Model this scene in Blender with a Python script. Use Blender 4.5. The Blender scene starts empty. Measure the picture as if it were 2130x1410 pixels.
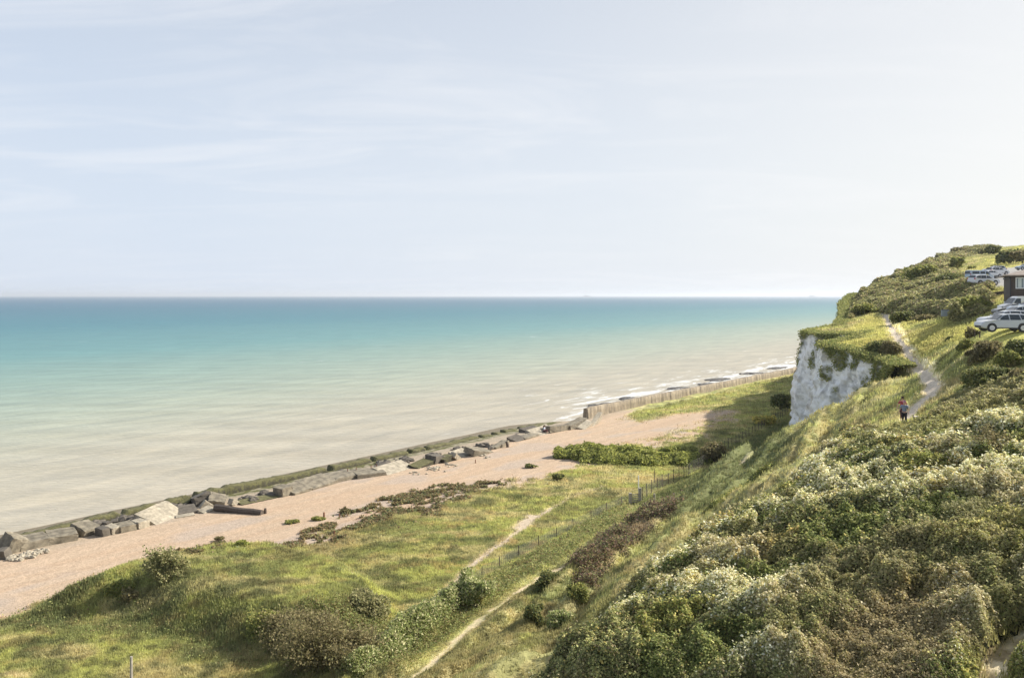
import bpy, math, time
import numpy as np
from mathutils import Vector, Matrix
T0 = time.time(); LEAFK = 2.5
rng = np.random.default_rng(11)
F, CX, HY, H = 1650.0, 1065.0, 615.0, 29.0      # focal length and horizon in photo pixels, eye height in metres
col = bpy.data.collections.new("place"); bpy.context.scene.collection.children.link(col)

# ------------------------------------------------------------------ noise
def _hash(ix, iy, seed):
    h = (ix.astype(np.int64) * 374761393 + iy.astype(np.int64) * 668265263 + seed * 1442695041) & 0xFFFFFFFF
    h = ((h ^ (h >> 13)) * 1274126177) & 0xFFFFFFFF
    h = ((h ^ (h >> 16)) * 2246822519) & 0xFFFFFFFF
    return ((h ^ (h >> 15)) & 0xFFFFFF) / float(0xFFFFFF)
def vnoise(x, y, seed=0):
    x = np.asarray(x, float); y = np.asarray(y, float)
    ix = np.floor(x); iy = np.floor(y); fx = x - ix; fy = y - iy
    ux = fx * fx * (3 - 2 * fx); uy = fy * fy * (3 - 2 * fy)
    a = _hash(ix, iy, seed); b = _hash(ix + 1, iy, seed); c = _hash(ix, iy + 1, seed); d = _hash(ix + 1, iy + 1, seed)
    return (a + (b - a) * ux) + ((c + (d - c) * ux) - (a + (b - a) * ux)) * uy
def fbm(x, y, o=4, seed=0, g=0.5):
    t = 0; a = 1; n = 0
    for i in range(o):
        t = t + a * vnoise(x + 17.3 * i, y - 9.1 * i, seed + i * 7); n += a; a *= g; x = x * 2.03; y = y * 2.03
    return t / n
def worley(x, y, seed=0):
    ix = np.floor(x); iy = np.floor(y); best = np.full(np.shape(x), 9.0); cid = np.zeros(np.shape(x))
    for dx in (-1, 0, 1):
        for dy in (-1, 0, 1):
            cx = ix + dx; cy = iy + dy
            px = cx + .15 + .7 * _hash(cx, cy, seed); py = cy + .15 + .7 * _hash(cx, cy, seed + 5)
            d = (x - px) ** 2 + (y - py) ** 2
            k = d < best; best = np.where(k, d, best); cid = np.where(k, _hash(cx, cy, seed + 9), cid)
    return np.sqrt(best), cid
def sstep(a, b, x):
    t = np.clip((np.asarray(x, float) - a) / (b - a), 0, 1); return t * t * (3 - 2 * t)

# ------------------------------------------------------------------ land form (s runs along the coast, n inland)
S1, S2 = 0.605, 0.796
def sn(X, Y): return S1 * X + S2 * Y, S2 * X - S1 * Y
def xy(s, n): return S1 * s + S2 * n, S2 * s - S1 * n
def px3(px, py, Y): return ((px - CX) / F * Y, Y, H - Y * (py - HY) / F)
shared = [px3(*p) for p in [
 (1945,795,80),(1882,882,65),(1900,730,100),(1850,670,135),(1835,650,150),(2000,700,82),(2080,690,74),(2130,712,72),
 (2130,800,60),(2130,900,50),(2000,900,52),(2000,1100,35),(2130,1410,22),(2130,1150,30),(1800,1200,32),(1800,1410,24),
 (1600,1200,34),(1400,1400,27),(1165,1400,30),(1700,1000,50),(1500,1150,38),(1620,1060,48),(1450,1150,42),
 (1700,960,60),(1830,830,80),(1800,900,65),(1960,740,90),(2040,740,72),(1880,800,86),(1990,830,64)]]
sh2 = [(95,60,27.5),(110,60,27.2),(60,55,24),(40,30,21),(20,8,17.5),(10,-8,15.5),(12,5,17),(120,80,30),(90,40,26.5)]
shared += [xy(100, -18.5) + (19.4,), xy(96, -21) + (18.6,), xy(102, -22.5) + (18.0,)]
shared += [(x, y, z) for x, y, z in [(52,79,26.0),(58,88,27.0),(66,90,27.3),(75,80,27)]] + sh2
aonly = [px3(*p) for p in [(1350,1200,50),(1300,1300,45),(1100,1400,42),(1000,1400,47),(1500,1100,55),(1400,1100,68),
 (1600,1000,66),(1550,1000,75),(1650,940,75),(1560,930,100),(1750,850,88),(1680,874,92),(1640,918,100)]]
for s in (10, 25, 40, 55, 70, 85, 100): aonly.append(xy(s, -40 - .03 * s) + (4.9,)); aonly.append(xy(s, -47 - .03 * s) + (4.3,))
aonly += [xy(a, b) + (c,) for a, b, c in [(108,-31,9.5),(116,-38,7),(125,-38,6.8),(137,-48,5.2),(104,-38,7.5),(112,-23,13),(120,-28,10),(128,-26,10),
   (150,-50,5),(170,-54,4.8),(200,-58,4.5),(140,-38,7),(118,-50,4.4),(160,-60,4.2),(105,-18,19.0),(108,-21,17.0),(10,-30,8),(20,-24,10)]]
bonly = [px3(*p) for p in [(1700,722,112),(1668,690,137),(1850,775,98),(1780,750,105),(1790,697,122),(1720,672,150),(1760,642,170),(1830,628,170),
 (1965,662,122),(2040,642,108),(2060,600,128),(1760,615,190),(1830,590,215),(1900,592,190),(1950,575,230),(2030,592,132),(2090,590,132),(2100,568,170),
 (2060,562,200),(1990,560,260),(1960,548,300),(1920,552,290),(2000,535,340),(2060,532,340),(1995,524,400),(2060,520,420),(2130,518,430),(2130,560,190),(2200,560,170),
 (1740,630,200),(1790,600,235),(1870,573,270)]]
bonly += [xy(a, b) + (c,) for a, b, c in [(240,-52,28),(300,-55,33),(400,-50,44),(500,-50,50),(400,50,54),(300,120,48),(500,150,62),(420,0,55),(600,0,58)]]
bonly += [(300,300,52),(600,500,66),(640,640,66),(220,90,40),(450,300,60)]
def fit(P):
    P = np.array(P, float); n = len(P)
    K = np.sqrt(((P[:, None, :2] - P[None, :, :2]) ** 2).sum(-1) + 9.0)
    K -= np.eye(n) * 1.0
    A = np.zeros((n + 3, n + 3)); A[:n, :n] = K; A[:n, n] = 1; A[:n, n + 1:] = P[:, :2]; A[n, :n] = 1; A[n + 1:, :n] = P[:, :2].T
    w = np.linalg.solve(A, np.r_[P[:, 2], 0, 0, 0]); return P, w
def ev(fw, X, Y):
    P, w = fw; n = len(P); out = w[n] + w[n + 1] * X + w[n + 2] * Y
    for i in range(n): out = out + w[i] * np.sqrt((X - P[i, 0]) ** 2 + (Y - P[i, 1]) ** 2 + 9.0)
    return out
fA = fit(shared + aonly + [b for b in bonly if sn(b[0], b[1])[1] > -12 and b[1] < 300]); fB = fit(shared + bonly)
EDGE = [(95,-12),(98,-17.0),(102,-20.5),(106,-23),(111,-27.6),(115.2,-34.2),(119,-35),(123,-33),(127.4,-31.2),(131,-34.5),(134,-40.1),(137.3,-43.6),(142,-44.3),
        (150,-41.5),(160,-43),(172,-46),(185,-50),(205,-52),(240,-55),(300,-60),(420,-65),(640,-70)]
POLY = EDGE + [(640, 600), (95, 600)]
def sdist(s, n, poly, closed=True):
    """distance to the outline, positive inside"""
    d = np.full(np.shape(s), 1e9); inside = np.zeros(np.shape(s), bool); m = len(poly)
    for i in range(m if closed else m - 1):
        ax, ay = poly[i]; bx, by = poly[(i + 1) % m]
        vx, vy = bx - ax, by - ay; L = vx * vx + vy * vy + 1e-9
        t = np.clip(((s - ax) * vx + (n - ay) * vy) / L, 0, 1)
        d = np.minimum(d, (s - ax - t * vx) ** 2 + (n - ay - t * vy) ** 2)
        if closed:
            c = ((ay > n) != (by > n)) & (s < (bx - ax) * (n - ay) / (by - ay + 1e-12) + ax); inside ^= c
    d = np.sqrt(d)
    return np.where(inside, d, -d) if closed else d
MOUND = [(-39,61),(-31,61.5),(-24,58),(-17,54),(-11,53),(-9,58),(-9,65),(-14,71),(-21,76),(-28,75.5),(-36,69)]
def base(X, Y):
    s, n = sn(X, Y)
    low = np.interp(n, [-600,-160,-125,-112,-104,-97,-88,-74,-66,-40,0], [-12,-5,-1.8,-.7,.6,1.75,2.5,3.3,3.9,4.3,4.6])
    low = low + sstep(140, 155, s) * np.interp(n, [-106,-92.5,-90.5,-70], [-1.2,-1.2,.3,0])
    low = low + 2.6 * sstep(-.5, 4.2, sdist(X, Y, MOUND) + 1.2 * (fbm(X / 5, Y / 5, 2, 3) - .5))
    a = ev(fA, X, Y)
    fs = -43 - .03 * np.clip(s, 0, 160)
    a = low + (a - low) * sstep(-3.5, 4, n - fs)
    b = ev(fB, X, Y)
    d = sdist(s, n, POLY)
    wdt = np.where(n > -14, 9.0, 2.7)
    t = sstep(1.3, wdt, d)
    return a + (b - a) * t, d
U0, U1, NU = -0.80, 1.06, 1300
Y0, Y1, NV = 13.0, 640.0, 1040
ua = np.linspace(U0, U1, NU); va = np.exp(np.linspace(math.log(Y0), math.log(Y1), NV))
YG = np.repeat(va[:, None], NU, 1); XG = YG * ua[None, :]
SG, NG = sn(XG, YG)
ZB, DG = base(XG, YG)
PYG = HY + (H - ZB) * F / YG; PMIN = np.minimum.accumulate(PYG, 0)
def inv(px, py):
    """first point of the land met by the line of sight through a photo pixel"""
    u = (px - CX) / F; j = int(round((u - U0) / (U1 - U0) * (NU - 1))); j = min(max(j, 0), NU - 1)
    k = int(np.argmax(PMIN[:, j] <= py))
    if PMIN[k, j] > py: k = int(np.argmin(PYG[:, j])); return (u * va[k], va[k])
    if k > 0:
        a, b = PMIN[k - 1, j], PMIN[k, j]; t = (a - py) / (a - b + 1e-9); y = va[k - 1] + (va[k] - va[k - 1]) * min(max(t, 0), 1)
    else: y = va[0]
    return (u * y, y)
def ip(pts): return [inv(*p) for p in pts]
def gsample(A, X, Y):
    X = np.asarray(X, float); Y = np.maximum(np.asarray(Y, float), Y0)
    fu = np.clip((X / Y - U0) / (U1 - U0) * (NU - 1), 0, NU - 1.001); fv = np.clip((np.log(Y) - math.log(Y0)) / math.log(Y1 / Y0) * (NV - 1), 0, NV - 1.001)
    i = fv.astype(int); j = fu.astype(int); a = fv - i; b = fu - j
    if A.ndim == 3: a = a[..., None]; b = b[..., None]
    return (A[i, j] * (1 - a) + A[i + 1, j] * a) * (1 - b) + (A[i, j + 1] * (1 - a) + A[i + 1, j + 1] * a) * b
def zb(X, Y): return float(gsample(ZB, np.array([X]), np.array([Y]))[0])
def polym(pts, w=1.0, jag=0.0, js=2.0, seed=1):
    """soft mask of an outline given in photo pixels, laid on the land"""
    P = ip(pts); xs = [p[0] for p in P]; ys = [p[1] for p in P]; out = np.zeros_like(XG)
    i0, i1 = np.searchsorted(va, [min(ys) - 6, max(ys) + 6]); i1 = min(i1 + 1, NV)
    X = XG[i0:i1]; Y = YG[i0:i1]
    d = sdist(X, Y, P)
    if jag: d = d + jag * (fbm(X / js, Y / js, 3, seed) - .5) * 2
    out[i0:i1] = sstep(-w, w, d); return out
def linem(pts, w, soft=.3, jag=0.0):
    P = ip(pts); ys = [p[1] for p in P]; out = np.zeros_like(XG)
    i0, i1 = np.searchsorted(va, [min(ys) - 4, max(ys) + 4]); i1 = min(i1 + 1, NV)
    X = XG[i0:i1]; Y = YG[i0:i1]
    d = sdist(X, Y, P, False)
    if jag: d = d + jag * (fbm(X / .8, Y / .8, 3, 77) - .5) * 2
    out[i0:i1] = 1 - sstep(w - soft, w + soft, d); return out
# ------------------------------------------------------------------ object helpers
def new_obj(name, me, mat=None, parent=None):
    o = bpy.data.objects.new(name, me); col.objects.link(o)
    if mat is not None and me is not None:
        for m_ in (mat if isinstance(mat, (list, tuple)) else [mat]): me.materials.append(m_)
    if parent is not None: o.parent = parent
    return o
def tag(o, label=None, cat=None, group=None, kind=None):
    if label: o["label"] = label
    if cat: o["category"] = cat
    if group: o["group"] = group
    if kind: o["kind"] = kind
    return o
def empty(name, loc, rz=0.0, label=None, cat=None, group=None):
    o = bpy.data.objects.new(name, None); col.objects.link(o); o.location = loc; o.rotation_euler = (0, 0, rz); o.empty_display_size = .2
    return tag(o, label, cat, group)
def np_mesh(name, V, faces_n, idx, color=None, smooth=False):
    """faces_n: verts per face (constant)"""
    me = bpy.data.meshes.new(name); nv = len(V); nf = len(idx) // faces_n
    me.vertices.add(nv); me.vertices.foreach_set("co", np.ascontiguousarray(V, np.float32).ravel())
    me.loops.add(len(idx)); me.loops.foreach_set("vertex_index", np.ascontiguousarray(idx, np.int32).ravel())
    me.polygons.add(nf); me.polygons.foreach_set("loop_start", np.arange(0, nf * faces_n, faces_n, dtype=np.int32))
    try: me.polygons.foreach_set("loop_total", np.full(nf, faces_n, np.int32))
    except Exception: pass
    if smooth: me.polygons.foreach_set("use_smooth", np.ones(nf, bool))
    if color is not None:
        ca = me.color_attributes.new("Col", "FLOAT_COLOR", "POINT")
        c4 = np.ones((nv, 4), np.float32); c4[:, :3] = color; ca.data.foreach_set("color", c4.ravel())
    me.update(calc_edges=True)
    return me
def grid_idx(nr, nc):
    a = (np.arange(nr - 1)[:, None] * nc + np.arange(nc - 1)[None, :]).ravel()
    return np.stack([a, a + 1, a + nc + 1, a + nc], 1).ravel()
class MB:
    """collects plain python geometry for ONE mesh"""
    def __init__(s): s.v = []; s.f = []
    def box(s, x0, x1, y0, y1, z0, z1, M=None, bev=0, top=1.0):
        cx, cy = (x0 + x1) / 2, (y0 + y1) / 2; b = len(s.v)
        P = []
        for z, k in ((z0, 1.0), (z1, top)):
            for x, y in ((x0, y0), (x1, y0), (x1, y1), (x0, y1)): P.append(Vector((cx + (x - cx) * k, cy + (y - cy) * k, z)))
        s.v += [(M @ p if M else p) for p in P]
        s.f += [[b + i for i in q] for q in ((3, 2, 1, 0), (4, 5, 6, 7), (0, 1, 5, 4), (1, 2, 6, 5), (2, 3, 7, 6), (3, 0, 4, 7))]
    def tube(s, pts, r, n=6, cap=True):
        b = len(s.v); m = len(pts); pts = [Vector(p) for p in pts]
        rs = r if isinstance(r, (list, tuple)) else [r] * m
        for i, p in enumerate(pts):
            t = (pts[min(i + 1, m - 1)] - pts[max(i - 1, 0)]).normalized()
            a = t.cross(Vector((0, 0, 1)) if abs(t.z) < .9 else Vector((1, 0, 0))).normalized(); c = t.cross(a)
            for k in range(n):
                w = 2 * math.pi * k / n; s.v.append(p + (a * math.cos(w) + c * math.sin(w)) * rs[i])
        for i in range(m - 1):
            for k in range(n):
                k2 = (k + 1) % n; s.f.append([b + i * n + k, b + i * n + k2, b + (i + 1) * n + k2, b + (i + 1) * n + k])
        if cap: s.f.append([b + k for k in range(n)][::-1]); s.f.append([b + (m - 1) * n + k for k in range(n)])
    def poly_prism(s, pts, y0, y1, M=None, inset=None):
        """pts (x,z) outline extruded along y"""
        b = len(s.v); m = len(pts)
        for y in (y0, y1):
            for (x, z) in pts:
                p = Vector((x, y, z)); s.v.append(M @ p if M else p)
        s.f.append([b + i for i in range(m)]); s.f.append([b + m + i for i in range(m)][::-1])
        for i in range(m): j = (i + 1) % m; s.f.append([b + j, b + i, b + m + i, b + m + j])
    def face(s, pts):
        b = len(s.v); s.v += [Vector(p) for p in pts]; s.f.append(list(range(b, b + len(pts))))
    def build(s, name, mat, parent=None, bevel=0, smooth=False, seg=1):
        me = bpy.data.meshes.new(name); me.from_pydata([tuple(v) for v in s.v], [], s.f); me.validate()
        import bmesh
        bm = bmesh.new(); bm.from_mesh(me)
        bmesh.ops.recalc_face_normals(bm, faces=bm.faces)
        if bevel: bmesh.ops.bevel(bm, geom=bm.edges[:], offset=bevel, segments=seg, profile=.6, affect='EDGES', clamp_overlap=True)
        if smooth:
            for f in bm.faces: f.smooth = True
        bm.to_mesh(me); bm.free()
        return new_obj(name, me, mat, parent)

# ------------------------------------------------------------------ materials
def mat_new(name):
    m = bpy.data.materials.new(name); m.use_nodes = True; nt = m.node_tree
    return m, nt, nt.nodes["Principled BSDF"], nt.nodes["Material Output"]
def N(nt, t, **k):
    n = nt.nodes.new(t)
    for a, b in k.items():
        if a in n.inputs.keys() if hasattr(n.inputs, 'keys') else False: n.inputs[a].default_value = b
        else: setattr(n, a, b)
    return n
def ramp(nt, fac, stops):
    r = nt.nodes.new("ShaderNodeValToRGB"); e = r.color_ramp.elements
    e[0].position = stops[0][0]; e[0].color = tuple(stops[0][1]) + (1,)
    e[1].position = stops[-1][0]; e[1].color = tuple(stops[-1][1]) + (1,)
    for p, c in stops[1:-1]: q = e.new(p); q.color = tuple(c) + (1,)
    if fac is not None: nt.links.new(fac, r.inputs[0])
    return r
def mixc(nt, mode, fac, a, b):
    m = nt.nodes.new("ShaderNodeMix"); m.data_type = 'RGBA'; m.blend_type = mode
    for s_, v in ((0, fac), (6, a), (7, b)):
        if isinstance(v, bpy.types.NodeSocket): nt.links.new(v, m.inputs[s_])
        else: m.inputs[s_].default_value = v if s_ == 0 else tuple(v) + (1,)
    return m.outputs[2]
def noise(nt, vec, scale, detail=4, rough=.55, dist=0.0):
    n = nt.nodes.new("ShaderNodeTexNoise"); n.inputs["Scale"].default_value = scale; n.inputs["Detail"].default_value = detail
    n.inputs["Roughness"].default_value = rough; n.inputs["Distortion"].default_value = dist
    if vec is not None: nt.links.new(vec, n.inputs["Vector"])
    return n
def geo_pos(nt): return nt.nodes.new("ShaderNodeNewGeometry").outputs["Position"]
def scaled(nt, vec, s, rot=0):
    m = nt.nodes.new("ShaderNodeMapping"); m.inputs["Scale"].default_value = s; m.inputs["Rotation"].default_value = (0, 0, rot); nt.links.new(vec, m.inputs[0]); return m.outputs[0]
def bump(nt, bsdf, h, strength=.5, dist=.05):
    b = nt.nodes.new("ShaderNodeBump"); b.inputs["Strength"].default_value = strength; b.inputs["Distance"].default_value = dist
    nt.links.new(h, b.inputs["Height"]); nt.links.new(b.outputs[0], bsdf.inputs["Normal"]); return b

def attr_mat(name, var=.35, nscale=6.0, rough=.95, transl=0.0, bumpd=0.0, bscale=12):
    m, nt, B, O = mat_new(name)
    a = nt.nodes.new("ShaderNodeAttribute"); a.attribute_name = "Col"
    p = geo_pos(nt); n = noise(nt, p, nscale, 5, .65)
    r = ramp(nt, n.outputs[0], [(.3, (1 - var,) * 3), (.7, (1 + var,) * 3)])
    c = mixc(nt, 'MULTIPLY', 1.0, a.outputs[0], r.outputs[0])
    nt.links.new(c, B.inputs["Base Color"]); B.inputs["Roughness"].default_value = rough
    B.inputs["Specular IOR Level"].default_value = .15
    if bumpd: bump(nt, B, noise(nt, p, bscale, 6, .7).outputs[0], 1.0, bumpd)
    if transl:
        t = nt.nodes.new("ShaderNodeBsdfTranslucent"); nt.links.new(c, t.inputs[0])
        mx = nt.nodes.new("ShaderNodeMixShader"); mx.inputs[0].default_value = transl
        nt.links.new(B.outputs[0], mx.inputs[1]); nt.links.new(t.outputs[0], mx.inputs[2]); nt.links.new(mx.outputs[0], O.inputs[0])
    return m
def plain(name, c, rough=.6, metal=0.0, var=.12, nscale=3.0, coat=0.0, spec=.5, bumpd=0.0):
    m, nt, B, O = mat_new(name)
    tc = nt.nodes.new("ShaderNodeTexCoord").outputs["Object"]; n = noise(nt, tc, nscale, 5, .6)
    r = ramp(nt, n.outputs[0], [(.3, tuple(v * (1 - var) for v in c)), (.7, tuple(min(1, v * (1 + var)) for v in c))])
    nt.links.new(r.outputs[0], B.inputs["Base Color"]); B.inputs["Roughness"].default_value = rough; B.inputs["Metallic"].default_value = metal
    B.inputs["Coat Weight"].default_value = coat; B.inputs["Specular IOR Level"].default_value = spec
    if bumpd: bump(nt, B, noise(nt, tc, nscale * 4, 6, .7).outputs[0], .8, bumpd)
    return m
M = {}
M['ground'] = attr_mat("ground_cover", .28, 5.0, .95, 0, .07, 7)
M['grass'] = attr_mat("grass_blades", .15, 3.0, .8, .45)
M['leaf'] = attr_mat("leaves", .15, 2.0, .6, .42)
M['rock'] = attr_mat("chalk_rock", .12, 2.5, .9, 0, .12, 3.5)

# ------------------------------------------------------------------ masks over the land
X, Y, S_, N_ = XG, YG, SG, NG
def C(*c): return np.array(c, float)
j1 = fbm(X / 3, Y / 3, 4, 21); j2 = fbm(X / .9, Y / .9, 3, 22); j3 = fbm(X / 9, Y / 9, 3, 23); j4 = fbm(X / .35, Y / .35, 2, 24)
fs = (S_ * 1.0)
# shingle: seaward of the meadow edge, edge wandering
medge = np.interp(S_, [0, 25, 46, 61, 95, 105, 112, 118, 600], [-68, -69, -66, -67, -63, -61, -61, -66, -66])
beach = sstep(1.2, -1.2, N_ - medge + (j1 - .5) * 9 + (j2 - .5) * 3)
beach = beach * (1 - sstep(-1.5, .5, sdist(X, Y, MOUND) + (j1 - .5) * 3))
# bare strip with pioneers between the two green strips beyond the thicket
beach = beach * (1 - sstep(156, 172, S_ + 8 * (j1 - .5)) * (N_ > -90.5))
bare = polym([(1235, 905), (1290, 880), (1400, 862), (1480, 850), (1540, 856), (1500, 885), (1440, 920), (1330, 935), (1250, 920)], 2.0, 3.0, 5, 5)
green2 = polym([(1285, 872), (1340, 850), (1420, 820), (1540, 795), (1650, 780), (1650, 850), (1500, 850), (1400, 862), (1330, 880)], 1.5, 3.0, 6, 6)
beach = np.maximum(beach, 0) * (1 - green2)
beach = np.maximum(beach, bare * sstep(.40, .58, j1 * .6 + j2 * .4 + .03))
weed = polym([(700, 1075), (800, 1040), (900, 1010), (1040, 1000), (1060, 1008), (930, 1035), (800, 1060)], 1.2, 2.2, 2.0, 7) * sstep(.47, .62, fbm(X / 1.3, Y / 1.3, 3, 91))
path = linem([(915, 1245), (930, 1228), (965, 1190), (1000, 1160), (1045, 1130), (1085, 1098), (1110, 1078), (1150, 1055)], .42, .25, .25)
path = np.maximum(path, .8 * linem([(1150, 1055), (1200, 1030), (1260, 1010)], .16, .3, .3))
path = np.maximum(path, .8 * linem([(850, 1295), (880, 1275), (915, 1245)], .2, .3, .3))
path = np.maximum(path, polym([(1060, 1100), (1100, 1070), (1125, 1068), (1105, 1090), (1080, 1100)], .5, .4, 1, 8))
path2 = linem([(868, 1408), (930, 1350), (1000, 1290), (1060, 1245), (1120, 1205), (1190, 1170), (1260, 1115), (1310, 1085), (1350, 1060), (1400, 1045), (1460, 1005), (1540, 965), (1560, 935)], .38, .18, .35)
dirt = polym([(0, 1400), (40, 1398), (60, 1412), (0, 1412)], .6, .5)
tp = [(1838, 652), (1848, 668), (1860, 690), (1872, 710), (1890, 735), (1910, 760), (1926, 778), (1940, 800), (1938, 818), (1905, 845), (1884, 872)]
cpath = linem(tp, .6, .2, .28)
cpath2 = linem([(1866, 668), (1880, 695), (1900, 722), (1925, 752), (1955, 785)], .28, .2, .4)
cpath = np.maximum(cpath, polym([(1928, 790), (1945, 790), (1965, 798), (1950, 815), (1925, 822), (1928, 806)], .4, .5, 1, 12))
corner = polym([(1950, 1600), (1990, 1460), (2025, 1395), (2050, 1352), (2095, 1318), (2160, 1295), (2200, 1350), (2130, 1400), (2105, 1600)], .5, .35, 1, 9)
scrub = polym([(1165, 1412), (1300, 1290), (1440, 1160), (1540, 1105), (1620, 1050), (1700, 985), (1760, 905), (1850, 905), (1900, 890), (1960, 850), (2040, 812), (2130, 800), (2550, 800), (2550, 1500), (1100, 1500)], 1.0, 1.6, 2.5, 13)
scrub *= 1 - corner
low_scrub = polym([(1940, 830), (2130, 800), (2130, 900), (1950, 930), (1800, 960), (1760, 915), (1900, 890)], 2.5, 1.5, 3, 14)   # lower growth towards the walkers
brush = polym([(1175, 1195), (1250, 1120), (1320, 1080), (1400, 1050), (1418, 1060), (1355, 1108), (1290, 1155), (1228, 1212)], .6, 1.0, 1.5, 15)   # red-brown bramble band
tall = polym([(1320, 1050), (1400, 1010), (1490, 965), (1510, 935), (1640, 872), (1655, 905), (1600, 985), (1480, 1060), (1380, 1095)], 1.5, 1.5, 2, 16) # rough grass, with the slope and cliff shadow painted into its colour
tall2 = polym([(720, 1412), (960, 1230), (1100, 1160), (1300, 1045), (1310, 1085), (1190, 1160), (1100, 1215), (1000, 1290), (870, 1410)], .8, .8, 1.2, 17)
thick = polym([(1732, 652), (1745, 625), (1790, 590), (1830, 578), (1880, 575), (1960, 570), (2030, 590), (2062, 620), (2045, 650), (1990, 662), (1940, 662), (1900, 655), (1850, 652), (1810, 640), (1790, 650)], 1.2, 2.5, 5, 18)
thick2 = polym([(1785, 600), (1830, 577), (1870, 560), (1905, 545), (1950, 555), (1985, 572), (1950, 592), (1860, 592)], 2.5, 3, 6, 19)
far = polym([(1925, 553), (1955, 532), (2000, 515), (2075, 515), (2040, 530), (1990, 540), (1955, 548)], 3, 4, 8, 20)
bank = polym([(0, 1300), (100, 1240), (250, 1240), (420, 1270), (560, 1330), (700, 1350), (700, 1410), (420, 1385), (300, 1320), (60, 1310)], 1, 1.5, 2, 31)
brown = polym([(620, 1290), (680, 1255), (740, 1260), (790, 1300), (810, 1350), (720, 1390), (620, 1400), (590, 1340)], 1, 1.2, 1.5, 32)
lawn = polym([(1990, 735), (2010, 690), (2040, 660), (2130, 655), (2300, 655), (2300, 740), (2100, 735)], 1, .8, 2, 33)
carpark = polym([(2025, 598), (2025, 582), (2070, 566), (2110, 556), (2250, 552), (2250, 600)], 1.0, .8, 2, 34)
# chalk showing on steep land
gz = np.hypot(np.gradient(ZB, axis=0) / np.gradient(YG, axis=0), 0)
steep = sstep(1.3, 2.2, gz) * (N_ < -14) * (S_ > 95)

# ------------------------------------------------------------------ canopy heights
rot = lambda a: (X * math.cos(a) + Y * math.sin(a), -X * math.sin(a) + Y * math.cos(a))
wx = X + 1.6 * (fbm(X / 3, Y / 3, 3, 41) - .5); wy = Y + 1.6 * (fbm(X / 3, Y / 3, 3, 42) - .5)
d1, c1 = worley(wx / 2.5 + wy / 12, wy / 2.1, 51); d2, c2 = worley(wx / 1.15, wy / 1.1, 52)
dome1 = np.clip(1 - (d1 / .72) ** 2, 0, 1) ** .7; dome2 = np.clip(1 - (d2 / .75) ** 2, 0, 1) ** .7
rg = 1 - np.abs(2 * fbm(wx / 5.5 + wy / 9, wy / 2.6, 4, 57) - 1) ** .8
can = (.12 + (.16 + .45 * c1) * dome1 + .85 * (rg - .45) + .6 * dome2 + .9 * (j1 - .45) + .7 * (j2 - .5)) * (1 - .6 * low_scrub)
drypatch = polym([(1700, 1412), (1760, 1330), (1840, 1290), (1930, 1290), (1990, 1320), (1975, 1400), (1960, 1600), (1690, 1600)], .8, 1.0, 1.5, 36)
d5, c5 = worley(X / .5, Y / .48, 55); can = can * (1 - .65 * drypatch) + .26 * np.clip(1 - (d5 / .75) ** 2, 0, 1) * (.4 + c5)
CAN = np.clip(can, .05, 3) * scrub
d3, c3 = worley(X / 5.5, Y / 5.0, 53); d4, c4 = worley(X / 2.2, Y / 2.2, 54)
can3 = .5 + (1.0 + 1.6 * c3) * np.clip(1 - (d3 / .75) ** 2, 0, 1) ** .6 + .7 * np.clip(1 - (d4 / .75) ** 2, 0, 1) ** .7
THK = np.maximum(thick * .52, np.maximum(thick2, far) * .8) * can3
p2n = linem([(868, 1408), (930, 1350), (1000, 1290), (1060, 1245), (1120, 1205), (1190, 1170), (1260, 1115), (1310, 1085)], 1.3, .8)
# small relief
er = fbm(S_ / 9, N_ / 2.2, 3, 61) - .5
slope = sstep(-42, -36, N_) * sstep(-16, -22, N_) * (S_ < 105)
mic = (1 - beach) * (.30 * (fbm(X / 1.6, Y / 1.6, 3, 62) - .5) + .24 * (fbm(X / .8, Y / .7, 3, 171) - .5) + .12 * (fbm(X / .5, Y / .5, 2, 63) - .5))
mic += beach * (.10 * (fbm(S_ / 9, N_ / 1.6, 3, 64) - .5) + .03 * (j4 - .5))
mic += slope * (3.3 * er + .8 * (fbm(S_ / 3.5, N_ / .8, 3, 66) - .5)) + (1 - beach) * .5 * (fbm(X / 6, Y / 6, 2, 65) - .5) * sstep(70, 100, Y + X * .3)
mic += brush * .5 * j2 + tall2 * .35 * (j2 + d2 * .3) + .3 * brown * j2
mic *= 1 - .85 * np.maximum(lawn, carpark)
mic = mic * (1 - .85 * p2n) * (1 - .6 * np.maximum(np.maximum(path, path2), cpath)) - .10 * cpath - .05 * path
mic += -.35 * polym([(1868, 672), (1885, 690), (1925, 740), (1962, 785), (1950, 790), (1900, 730)], .4, .3) * 1.0
mic *= (1 - steep)
ZG = ZB + mic
print("masks", time.time() - T0)

# ------------------------------------------------------------------ ground colours (growth and soil, with gully shade mixed in)
def mix(a, b, t): return a + (b - a) * t[..., None]
g_bright = C(.215, .235, .065); g_mid = C(.15, .17, .055); g_dark = C(.065, .085, .035); g_dry = C(.27, .235, .13); shing = C(.455, .345, .245)
col_ = mix(np.broadcast_to(g_mid, XG.shape + (3,)), g_bright, sstep(.35, .6, fbm(X / 4, Y / 4, 4, 71)))
col_ = mix(col_, g_dry, .75 * sstep(.5, .7, fbm(X / 6, Y / 2.6, 4, 72)))
col_ = mix(col_, g_dark, .75 * sstep(.56, .70, fbm(X / 2.0, Y / 1.4, 4, 73)))
col_ = mix(col_, g_dark * 1.5, .6 * bank * sstep(.3, .5, j1))
col_ = mix(col_, C(.135, .10, .055), .85 * np.maximum(brown, .5 * polym([(560, 1160), (640, 1125), (760, 1080), (830, 1078), (760, 1110), (640, 1150)], 1, 2, 2, 35)))
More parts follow.
